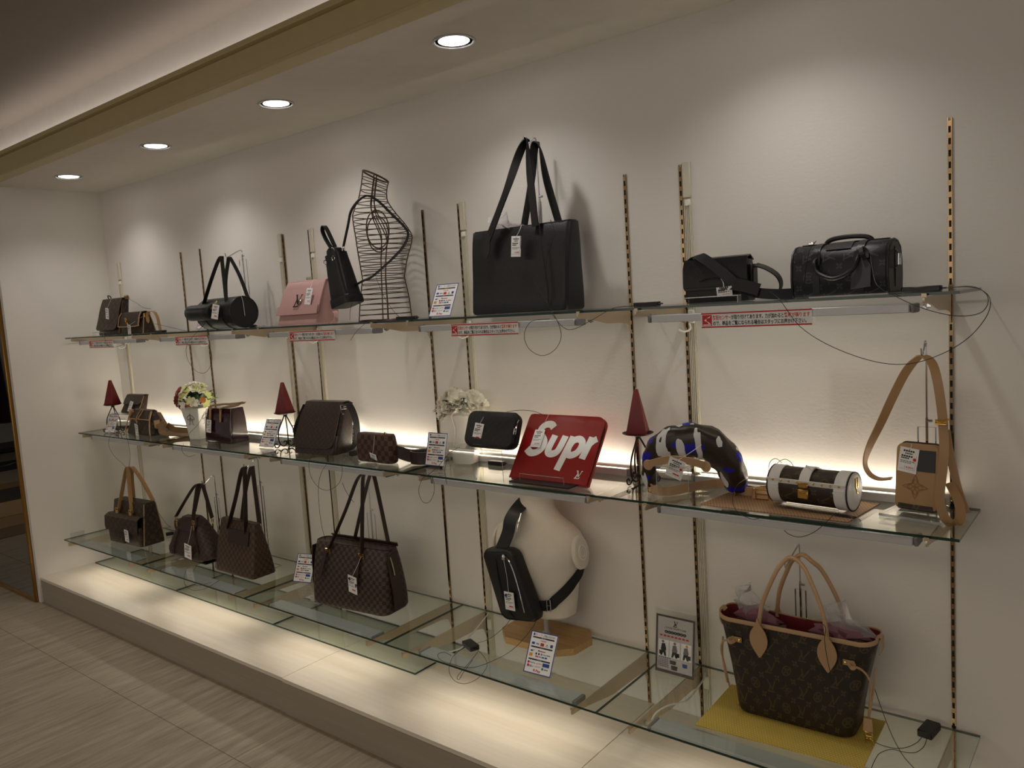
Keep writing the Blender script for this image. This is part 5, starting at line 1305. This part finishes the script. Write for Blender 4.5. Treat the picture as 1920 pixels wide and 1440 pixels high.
# dome bag
q = at(365, 1035, -.29)
t = thing('dome_bag', (-3.305, -.285, Z3 + .010), 'dome shaped dark brown checked bag with two slim brown handles on the bottom shelf', 'bag', R(4))
def dprof(t_): 
    P_ = [(0, .74), (.08, .93), (.2, 1.0), (.35, .91), (.5, .79), (.65, .66), (.8, .53), (.92, .38), (1, .22)]
    for a, b_ in zip(P_, P_[1:]):
        if t_ <= b_[0]: return a[1] + (b_[1] - a[1]) * (t_ - a[0]) / (b_[0] - a[0])
    return .2
MB().loft(body(.47, .175, .47, .075, .265, .05, .0, 0, .02, .008, 12, 0, dprof, .005)).build('body', damo_m, t)
MB().sheet([(.0, .268), (-.032, .262), (-.052, .225), (-.064, .19), (-.066, .182)], [.06, .072, .10, .085, .05], .004).build('leather_top', brownl_m, t)
zp = [(x, 0, .27 * math.sqrt(max(0, 1 - (abs(x) / .175) ** 1.7)) + .002) for x in [-.15 + .30 * k / 14 for k in range(15)]]
MB().ribbon(zp, .009, .004, (0, 1, 0), 2).build('zip', gold_m, t)
for s_ in (-1,): MB().loft([[(s_ * .165 + p_[0], p_[1], .155 + p_[2]) for p_ in rr(w, .06, .02, z)] for z, w in ((0, .04), (.03, .06), (.06, .05), (.07, .03))]).build('side_tab', brownl_m, t)
for x0 in (-.085, .085):
    MB().ribbon([(x0, -.056, .215), (x0 * 1.05, -.068, .16), (x0 * 1.5, -.078, .08), (x0 * 1.6, -.078, .02)], .012, .004, (1, 0, 0)).build('seam_strap', brownl_m, t)
q = at(374, 907, -.28) - t.location
handle(t, (-.095, -.062, .265), (.085, -.062, .260), (q.x - .002, -.008, q.z), .024, .004, brownl_m, spread=.46)
handle(t, (-.06, .045, .27), (.125, .045, .25), (q.x + .012, .008, q.z - .003), .024, .004, brownl_m, spread=.46)
mb = MB()
for c in ((-.095, -.062, .25), (.085, -.062, .245), (-.06, .045, .255), (.125, .045, .235)): buckle(mb, c, .018, .024, .0025); mb.lathe([(.004, -.05), (.005, -.02)], c, 6)
mb.build_each('buckle', gold_m, t)
price_tag(t, (.07, -.105, .115), R(4), R(4), R(12), .066, .095, (.085, -.075, .225), None)
hook_stand((t.location.x + q.x + .015, -.215, Z3), q.z + .022, 'chrome hook stand behind the dome bag', .05, -.05, .76)
o = MB().box((0, 0, .004), (.26, .16, .008), bev=.002).build('black_base', blackpl_m, None, (-3.245, -.265, Z3)); tag(o, 'flat black display base under the dome bag', 'base')
# tall checked tote
t = thing('checked_tote', (-2.775, -.285, Z3), 'tall brown checked tote with a leather name patch and long dark handles', 'bag', R(1))
MB().loft(body(.395, .165, .355, .045, .312, .02, .006, 0, .012, .004, 8, .0, None, .002)).build('body', dam_m, t)
MB().box((.035, -.048, .225), (.205, .004, .082), Matrix.Rotation(R(-11), 3, 'X'), .0015).build('name_patch', brownl_m, t)
MB().tube([(-.065, -.050, .20), (.135, -.050, .20)], .0012, 5).tube([(-.065, -.038, .262), (.135, -.038, .262)], .002, 5).build('patch_stitch', blk_m, t)
for s_ in (-1, 1): MB().tube([(s_ * .197, -.074, .012), (s_ * .188, -.05, .16), (s_ * .178, -.025, .308)], .002, 5).build('edge_piping', dam_m, t)
q = at(468, 874, -.28) - t.location
handle(t, (-.085, -.033, .26), (.10, -.036, .25), (q.x - .012, -.02, q.z), .026, .004, brownl_m, spread=.50)
handle(t, (-.02, .022, .30), (.155, .022, .30), (q.x + .01, .012, q.z - .003), .026, .004, brownl_m, spread=.40)
hook_stand((at(489, 920, -.175).x, -.205, Z3), at(483, 868, -.19).z - Z3, 'chrome hook stand behind the tall checked tote', .05, -.06, .78)
# large checked shopper
t = thing('checked_shopper', (-1.735, -.285, Z3), 'large dark checked shopper with side zips and thin buckled handles', 'bag', R(6))
MB().loft(body(.50, .19, .50, .085, .322, .035, .03, 0, .018, .004, 9, .0, None, .004)).build('body', dam2_m, t)
MB().tube([(p_[0], p_[1], .322) for p_ in rr(.50, .08, .03, 0)], .003, 5, closed=True).build('rim', brownl_m, t)
MB().sheet([(.055, .318), (.05, .338), (.04, .338)], .225, .004, .01).build('back_rim', brownl_m, t)
for s_ in (-1, 1):
    MB().sheet([(0, 0), (0, 0.01)], .01, .001).build('x', brownl_m, t) if False else None
    MB().ribbon([(s_ * .254, -.02, .30), (s_ * .268, -.02, .20), (s_ * .272, -.01, .10), (s_ * .262, 0, .02)], .075, .004, (0, 1, 0)).build('side_gusset', brownl_m, t)
    MB().ribbon([(s_ * .258, -.035, .29), (s_ * .270, -.035, .25), (s_ * .274, -.03, .20)], .006, .003, (0, 1, 0)).build('side_zip', champ_m, t)
q = at(690, 886, -.28) - t.location
for (x0, x1) in ((-.135, .095),):
    handle(t, (x0, -.06, .29), (x1, -.06, .29), (q.x - .01, -.03, q.z), .024, .004, brownl_m, spread=.50)
handle(t, (-.04, .035, .33), (.19, .035, .33), (q.x + .012, .01, q.z - .004), .024, .004, brownl_m, spread=.46)
mb = MB()
for x in (-.135, .095):
    buckle(mb, (x, -.066, .285), .032, .022, .0028)
    MB().prism([(-.012, .02), (.012, .02), (.010, -.10), (0, -.125), (-.010, -.10)], (x - .012, -.078, .262), (1, 0, 0), (.22 if x < 0 else .0, .22, 1), (0, -1, 0), .004).build('handle_tail', brownl_m, t)
mb.build_each('buckle', gold_m, t)
price_tag(t, (.068, -.112, .195), 0, R(10), R(12), .058, .10, (.10, -.072, .285), None, ink_m)
hook_stand((at(695, 960, -.15).x, -.180, Z3), q.z + .012, 'grey hook stand behind the large checked shopper', .06, -.08, .62, alu_m)
pay_sign((-2.285, -.245, Z3), R(16), R(26), 'payment card on the bottom shelf left of the large checked shopper', .95)
# cream bust on a wooden base
t = thing('bust_form', (-.665, -.135, Z3), 'cream linen shoulder bust on a pole and octagonal wooden base', 'mannequin')
oc_ = [(-.205, -.06), (-.13, -.13), (.13, -.13), (.195, -.075), (.205, .05), (.15, .118), (-.14, .118), (-.205, .06)]
MB().prism(oc_, (0, 0, 0), (1, 0, 0), (0, 1, 0), (0, 0, 1), .030).build('wooden_base', wood_m, t)
MB().lathe([(.020, .030), (.020, .034), (.0115, .036), (.0115, .17), (.0, .17)], n=14).build('pole', alu_m, t)
BR = [(.118, .06, .03, 0), (.125, .135, .075, 0), (.140, .158, .094, 0), (.19, .168, .100, -.002), (.25, .177, .106, -.004), (.31, .188, .112, -.008), (.36, .200, .114, -.012), (.40, .211, .110, -.012), (.43, .219, .103, -.008), (.455, .222, .096, -.004), (.478, .219, .089, 0), (.50, .206, .082, .004), (.52, .182, .076, .006), (.54, .150, .071, .006), (.565, .112, .067, .004), (.60, .084, .064, .0), (.66, .076, .060, -.004), (.69, .075, .060, -.006)]
def brad(z):
    for a, b_ in zip(BR, BR[1:]):
        if z <= b_[0]:
            f = (z - a[0]) / (b_[0] - a[0]); return [a[k] + (b_[k] - a[k]) * f for k in (1, 2, 3)]
    return list(BR[-1][1:])
MB().loft([ell(a, b_, z, 40, 0, cy, 2.0 if z > .52 else 2.35) for z, a, b_, cy in BR]).build('bust', linen_m, t, (-.010, 0, 0))
for s_ in (-1, 1):
    o = Matrix.Rotation(s_ * R(90 - 8), 3, 'Y')
    mb = MB(); rg = []
    for z, a in ((.0, .058), (.012, .056), (.016, .050)): rg.append([tuple(o @ Vector((1.25 * a * math.cos(2 * PI * k / 24), .95 * a * math.sin(2 * PI * k / 24), z))) for k in range(24)])
    mb.loft(rg); mb.build('arm_cap', linen_m, t, (s_ * .211 - .010, -.006, .425))
    mb = MB()
    mb.tube([tuple(o @ Vector((1.2 * .026 * math.cos(2 * PI * k / 20), .026 * math.sin(2 * PI * k / 20), .0175))) for k in range(20)], .003, 6, closed=True)
    mb.tube([tuple(o @ Vector((1.2 * .016 * math.cos(2 * PI * k / 20), .016 * math.sin(2 * PI * k / 20), .0175))) for k in range(20)], .0025, 6, closed=True)
    mb.build('cap_ring', whitepl_m, t, (s_ * .211 - .010, -.006, .425))
    MB().box((0, 0, .018), (.020, .010, .004), o, .001).build('cap_slot', greyink_m, t, (s_ * .211 - .010, -.006, .425))
# sling bag on the bust
q = at(962, 1093, -.285)
t = thing('sling_bag', tuple(q), 'black leather sling bag strapped across the cream bust', 'bag')
th = R(-20)
sp = [(p_[0] * (1.0 - .18 * (p_[1] + .16) / .32 if False else 1), p_[1]) for p_ in rr(.190, .315, .035, 0, 5)]
sp = [(x * (1.06 - .30 * (z + .16) / .32 * .35), z) for x, z in sp]
sp = [(x * math.cos(th) + z * math.sin(th) * 1.0, z * math.cos(th) - x * math.sin(th) * .35) for x, z in sp]
slab(MB(), [(p_[0], p_[1]) for p_ in sp], -.040, .03, .016).build('body', blk_m, t)
MB().tube([(p_[0] * .93, -.036, p_[1] * .95) for p_ in sp], .003, 6, closed=True).build('front_piping', blk2_m, t)
MB().tube([(-.012, -.042, .135), (.02, -.043, .115), (.045, -.042, .06), (.068, -.042, -.02), (.085, -.040, -.10)], .003, 6, smooth=4).build('zip', chrome_m, t)
MB().ribbon([(-.055, -.041, .11), (-.04, -.043, .0), (-.01, -.043, -.09), (.03, -.041, -.14)], .004, .002, (1, 0, 0)).build('seam', blk2_m, t)
MB().lathe([(0, .0), (.008, .0), (.009, .012), (.006, .02), (0, .022)], (0, 0, 0), 10).build('zip_pull', chrome_m, t, (-.002, -.05, .118))
def Ls(px, py, y): return tuple(at(px, py, y) - t.location)
MB().ribbon([(-.055, -.01, .125), Ls(952, 1000, -.268), Ls(957, 975, -.256), Ls(969, 955, -.222), Ls(982, 942, -.175), Ls(990, 934, -.12)], .062, .006, [(1, 0, 0), (1, 0, 0), (1, .1, 0), (1, .3, 0), (.8, .5, -.3), (.7, .5, -.3)]).build('shoulder_strap', blk_m, t)
MB().tube([Ls(967, 1008, -.268), Ls(971, 985, -.258), Ls(977, 962, -.235)], .0025, 5, smooth=3).build('strap_zip', chrome_m, t)
MB().tube([Ls(975, 936, -.18), Ls(984, 934, -.17), Ls(990, 936, -.15)], .004, 6).build('strap_end', chrome_m, t)
bc = Vector((-.665, -.135, 0)) - Vector((t.location.x, t.location.y, 0))
bp = []
for a in (-58, -46, -34, -22, -10, 4, 18):
    z = .205 + (a + 58) / 76 * .155
    ra, rb, rc = brad(z); ca, sa = math.cos(R(a)), math.sin(R(a)); bp.append((bc.x - .010 + (ra + .009) * math.copysign(abs(ca) ** .85, ca), bc.y + rc + (rb + .009) * math.copysign(abs(sa) ** .85, sa), z + Z3 - t.location.z))
MB().ribbon([(.075, .0, -.085)] + bp, .044, .004, [(0, 0, 1)] * 8, 5).build('belt', blkweb_m, t)
buckle(MB(), (bp[0][0] + .004, bp[0][1] - .006, bp[0][2] + .002), .016, .05, .003, (.8, .5, 0)).build('belt_buckle', chrome_m, t)
price_tag(t, (.016, -.052, -.02), 0, R(2), R(-1), .052, .080, (-.0, -.052, .118), None, blueink_m)
pay_sign((-.497, -.440, Z3), R(4), R(30), 'payment card at the front of the bottom shelf before the wooden bust base', .98)
# poster in a plastic sleeve
t = thing('poster_sleeve', (-.04, -.150, Z3), 'grey bordered fashion poster in a shiny plastic sleeve leaning by an upright', 'poster', R(0), rx=-R(8))
w, h = .166, .225
MB().box((0, 0, h / 2), (w, .0012, h)).build('card', M('poster_paper', (196, 192, 190), .5), t)
p = Print((-w / 2, -.0008, 0), (1, 0, 0), (0, 0, 1), (0, -1, 0))
gb = M('poster_border', (78, 66, 66), .5)
p._mb(gb).add([p.P(a_, b_) for a_, b_ in ((0, 0), (w, 0), (w, h), (0, h), (.008, .012), (w - .008, .012), (w - .008, h - .008), (.008, h - .008))], [(0, 1, 5, 4), (1, 2, 6, 5), (2, 3, 7, 6), (3, 0, 4, 7)])
lv(p, w * .5, h * .87, .022, ink_m)
p.text('LOUIS VUITTON', w * .5, h * .775, .010, ink_m, .09, .01, 0, True); 
for k in range(7): p.disc(.045 + .013 * k, h * .715, .0075, ink_m, .006); 
p.lift = .001
for k in range(7): p.disc(.045 + .013 * k, h * .715, .004, greyink_m, .003)
for k in range(8): p.rect(.018 + .016 * k, h * .63, .011, .006, redink_m)
for k in range(3):
    u = .013 + k * .048; p.rect(u, h * .28, .044, h * .29, paper_m); p.lift = .0012
    p.disc(u + .022 + .003 * (k - 1), h * .535, .0055, goldink_m if k == 2 else greyink_m)
    p.poly([(u + .010, h * .40), (u + .014, h * .50), (u + .028, h * .51), (u + .034, h * .41), (u + .030, h * .38), (u + .012, h * .38)], [ink_m, greyink_m, greyink_m][k])
    p.poly([(u + .012, h * .39), (u + .031, h * .39), (u + .034, h * .29), (u + .026, h * .29), (u + .021, h * .35), (u + .015, h * .29), (u + .008, h * .29)], ink_m)
    p.poly([(u + (.028 if k else .003), h * .31), (u + (.042 if k else .012), h * .31), (u + (.042 if k else .013), h * .38), (u + (.028 if k else .004), h * .38)], ink_m)
    p.lift = .001
for k in range(6): p.rect(.014 + .009 * k, h * .255, .007, .003, blueink_m)
for r_ in range(5):
    for k in range(6): p.rect(.013 + .0075 * k, h * (.22 - .03 * r_), .0058, .0035, greyink_m)
p.poly([(.064, h * .17), (.088, h * .17), (.09, h * .235), (.062, h * .235)], gb); p.poly([(.070, h * .075), (.094, h * .075), (.097, h * .15), (.068, h * .15)], gb)
p.poly([(.118, h * .16), (.136, h * .16), (.138, h * .225), (.116, h * .225)], blueink_m)
p.build(t)
mb = MB()
nx, nz = 8, 10; vs = []
for j in range(nz + 1):
    for i in range(nx + 1): vs.append((-w / 2 - .008 + (w + .016) * i / nx, -.004 - .003 * math.sin(i * 1.9 + j * 1.1) - .003 * math.sin(j * 2.3), .0 + (h + .03) * j / nz))
mb.add(vs, [(j * (nx + 1) + i, j * (nx + 1) + i + 1, (j + 1) * (nx + 1) + i + 1, (j + 1) * (nx + 1) + i) for j in range(nz) for i in range(nx)])
mb.build('plastic_sleeve', clear('sleeve_film', (.96, .96, .96, 1), .06, 1.5), t)
MB().box((0, .004, (h + .02) / 2), (w + .01, .002, h + .02)).build('acrylic_back', acry_m, t)
MB().box((0, .03, .002), (w * .9, .06, .003)).build('acrylic_foot', acry_m, t)
# yellow mat
t = thing('yellow_mat', (.45, -.26, Z3), 'yellow woven rectangular mat on the right of the bottom shelf', 'mat')
MB().prism([(-.262, -.182), (.272, -.146), (.262, .172), (-.272, .148)], (0, 0, 0), (1, 0, 0), (0, 1, 0), (0, 0, 1), .0035).build('weave', yel_m, t)
# large open tote
t = thing('open_tote', (.46, -.195, Z3 + .0035), 'large open brown printed tote with red lining and tan handles on the yellow mat', 'bag', R(2))
def bigring(w, d, z, up, e=.045): 
    g = []
    for p_ in rr(w, d, e, z, 6): g.append((p_[0], p_[1], z + up * (abs(p_[0]) / (w / 2)) ** 2))
    return g
prof_ = [(0, .370, .150, 0), (.004, .385, .162, 0), (.014, .394, .168, 0), (.08, .410, .168, 0), (.16, .440, .160, .002), (.24, .480, .148, .008), (.30, .512, .140, .014), (.318, .520, .138, .017)]
MB().loft([bigring(w, d, z, u) for z, w, d, u in prof_], cap=False).build('body', monogram('large_brown_canvas', (44, 35, 28), (76, 64, 42), .066), t)
MB().loft([bigring(w, d, z, u) for z, w, d, u in ((0.002, .36, .14, 0), (.002, .05, .02, 0))], cap=False).build('base', mono_m, t)
MB().loft([bigring(w - .006, d - .006, z, u)[::-1] for z, w, d, u in [(.318, .520, .138, .017), (.24, .48, .148, .008), (.16, .44, .16, .002), (.155, .05, .02, 0)]], cap=False).build('lining', lining_m, t)
rg = [Vector(p_) for p_ in bigring(.522, .140, .318, .017)]
MB().loft([[(p_.x * k, p_.y * (1 + (k - 1) * 3.5), p_.z + dz) for p_ in rg] for k, dz in ((1.002, -.012), (1.006, -.011), (1.007, .002), (1.002, .004), (.992, .003), (.992, -.01))], cap=False).build('rim_trim', tan2_m, t)
# end tabs of the rim
for s_ in (-1, 1): MB().ribbon([(s_ * .252, 0, .330), (s_ * .268, 0, .338), (s_ * .270, 0, .30), (s_ * .262, 0, .278)], .030, .004, (0, 1, 0)).build('end_tab', tan2_m, t)
q = at(1493, 1043, -.20) - t.location
for y, sx, dz, tx_ in ((-.078, 0, 0, -.010), (.070, .015, .0, .012)):
    a, b_ = Vector((-.105 + sx, y, .33)), Vector((.120 + sx, y, .33)); tp_ = Vector((q.x + tx_, y * .3, q.z))
    h_ = tp_.z - .33
    P_ = [a + Vector((0, 0, -.02)), a, a.lerp(tp_, .25) + Vector((-.012, 0, h_ * .10)), a.lerp(tp_, .62) + Vector((-.012, 0, h_ * .14)), tp_ + Vector((-.028, 0, -.020)), tp_, tp_ + Vector((.032, 0, -.020)), b_.lerp(tp_, .62) + Vector((.016, 0, h_ * .14)), b_.lerp(tp_, .25) + Vector((.014, 0, h_ * .10)), b_, b_ + Vector((0, 0, -.02))]
    MB().tube(P_, .0075, 8, smooth=5).build('handle', tan2_m, t)
    for c in (a, b_):
        MB().prism([(q_.x, q_.y) for q_ in crs([(0, .06, 0), (.008, .035, 0), (.024, .010, 0), (.031, -.018, 0), (.026, -.045, 0), (.010, -.074, 0), (0, -.086, 0), (-.010, -.074, 0), (-.026, -.045, 0), (-.031, -.018, 0), (-.024, .010, 0), (-.008, .035, 0)], 3, True)][::-1], (c.x, c.y + (-.006 if y < 0 else .004), .30), (1, 0, 0), (0, -.10 if y < 0 else .10, 1), (0, -1, 0), .004).build('handle_tab', tan2_m, t)
for s_ in (-1, 1):
    x = s_ * .185
    mb = MB().box((x, -.078, .262), (.036, .004, .018), None, .003); mb.ribbon([(x + s_ * .01, -.080, .268), (x + s_ * .024, -.094, .262), (x + s_ * .014, -.098, .256), (x + s_ * .002, -.088, .262)], .012, .003, (0, 0, 1)); mb.build('lace_tab', tan2_m, t)
    MB().lathe([(0, .004), (.005, .002), (.006, 0)], (0, 0, 0), 8).build('rivet', gold_m, t, (x - s_ * .010, -.081, .262), (R(90), 0, 0))
    MB().tube([(x + s_ * .016, -.092, .262), (x + s_ * .045, -.088, .25), (x + s_ * .062, -.07, .21), (x + s_ * .058, -.055, .15), (x + s_ * .05, -.045, .085), (x + s_ * .045, -.045, .06)], .0035, 6, smooth=4).build('lace', tan2_m, t)
    MB().tube([(s_ * .255, -.03, .24), (x + s_ * .066, -.05, .17), (x + s_ * .052, -.05, .08)], .0035, 6, smooth=4).build('lace', tan2_m, t)
MB().prism([(-.012, .022), (.012, .022), (.014, -.022), (-.014, -.022)], (.236, -.060, .06), (1, .1, 0), (0, 0, 1), (0, -1, 0), .006).build('lace_end', tan2_m, t)
mb = buckle(MB(), (.238, -.063, .022), .020, .026, .0028); mb.tube([(.240 + .012 * math.cos(k * PI / 6), -.068, .0 + .012 * math.sin(k * PI / 6) + .006) for k in range(12)], .0018, 5, closed=True); mb.build('key_ring', gold_m, t)
crumple((-.16, .01, .29), (.10, .055, .115), 21, film_m, t); crumple((.16, .01, .29), (.13, .055, .105), 9, film_m, t)
crumple((-.13, .005, .25), (.14, .055, .09), 2, M('mauve_pouch', (128, 84, 96), .6), t, 'inner_pouch'); crumple((.14, .005, .25), (.15, .055, .085), 8, bpy.data.materials['mauve_pouch'], t, 'inner_pouch')
hook_stand((at(1503, 1150, -.07).x, -.105, Z3 + .0035), at(1498, 1030, -.08).z - Z3 - .01, 'dark chrome hook stand behind the large open tote', .037, -.11, .74)
# sensors and cables of the bottom shelf
sensor((-.90, -.378, Z3), R(-22), 'black sensor box on the bottom shelf left of the bust', .085, .045, .022)
sensor((.842, -.085, Z3), R(82), 'black sensor box on the bottom shelf at the far right', .085, .045, .024)
cable([(958, 1160, -.24), (943, 1178, -.28), (915, 1199, 's'), (878, 1211, 's'), (856, 1224, 's'), (846, 1238, -.575), (842, 1258, -.575), (852, 1276, -.575), (872, 1282, -.575), (896, 1272, -.575), (911, 1254, -.580), (913, 1242, 's'), (905, 1228, 's'), (894, 1218, 's')], 'black cable coil in front of the bottom shelf left of the bust')
cable([(1010, 1152, -.24), (996, 1180, -.27), (960, 1219, 's'), (915, 1243, 's'), (880, 1252, 's'), (848, 1246, -.575), (830, 1240, -.572), (822, 1233, 's'), (822, 1226, 's'), (833, 1223, 's'), (846, 1229, 's')], 'black cable sweeping from the sling bag along the bottom shelf')
cable([(896, 1222, 's'), (882, 1240, 's'), (866, 1258, -.575), (857, 1270, -.575), (861, 1274, -.575), (868, 1262, -.575), (886, 1238, 's')], 'small twisted black cable loop by the sensor left of the bust')
zz = Z3 + .0020
cable([(1617, 1370), (1640, 1391), (1670, 1402), (1697, 1402), (1718, 1393), (1728, 1383)], 'black cable from the open tote to the far right sensor', z=zz)
cable([(1738, 1385), (1732, 1400), (1716, 1411), (1694, 1410), (1672, 1405), (1650, 1412), (1640, 1426), (1634, 1440)], 'black cable curling from the far right sensor to the shelf front', z=zz)
cable([(1640, 1292, -.16), (1655, 1335, -.20), (1672, 1378, -.25), (1690, 1412, -.30), (1706, 1432, -.35), (1722, 1448, -.42)], 'straight black cable from behind the open tote to the shelf front')
cable([(1500, 1158, -.285), (1545, 1172, -.30), (1546, 1200, -.30), (1552, 1240, -.30), (1561, 1276, -.30)], 'black cable down the front of the open tote')
cable([(352, 1062, -.30), (346, 1078, -.555), (347, 1096, -.575), (362, 1107, -.575), (384, 1104, -.575), (402, 1094, -.575), (412, 1088, -.56)], 'black cable loop hanging under the dome bag')
cable([(368, 1062, -.32), (358, 1078, -.40), (358, 1092, -.48), (372, 1098, -.54), (396, 1092, -.55)], 'second black cable loop under the dome bag')
cable([(249, 874, -.24), (262, 900, -.15), (290, 950, -.10), (312, 982, -.10), (320, 988, -.12), (306, 990, -.14)], 'black cable from the tan handles down to the shelf behind the brown pocket tote')
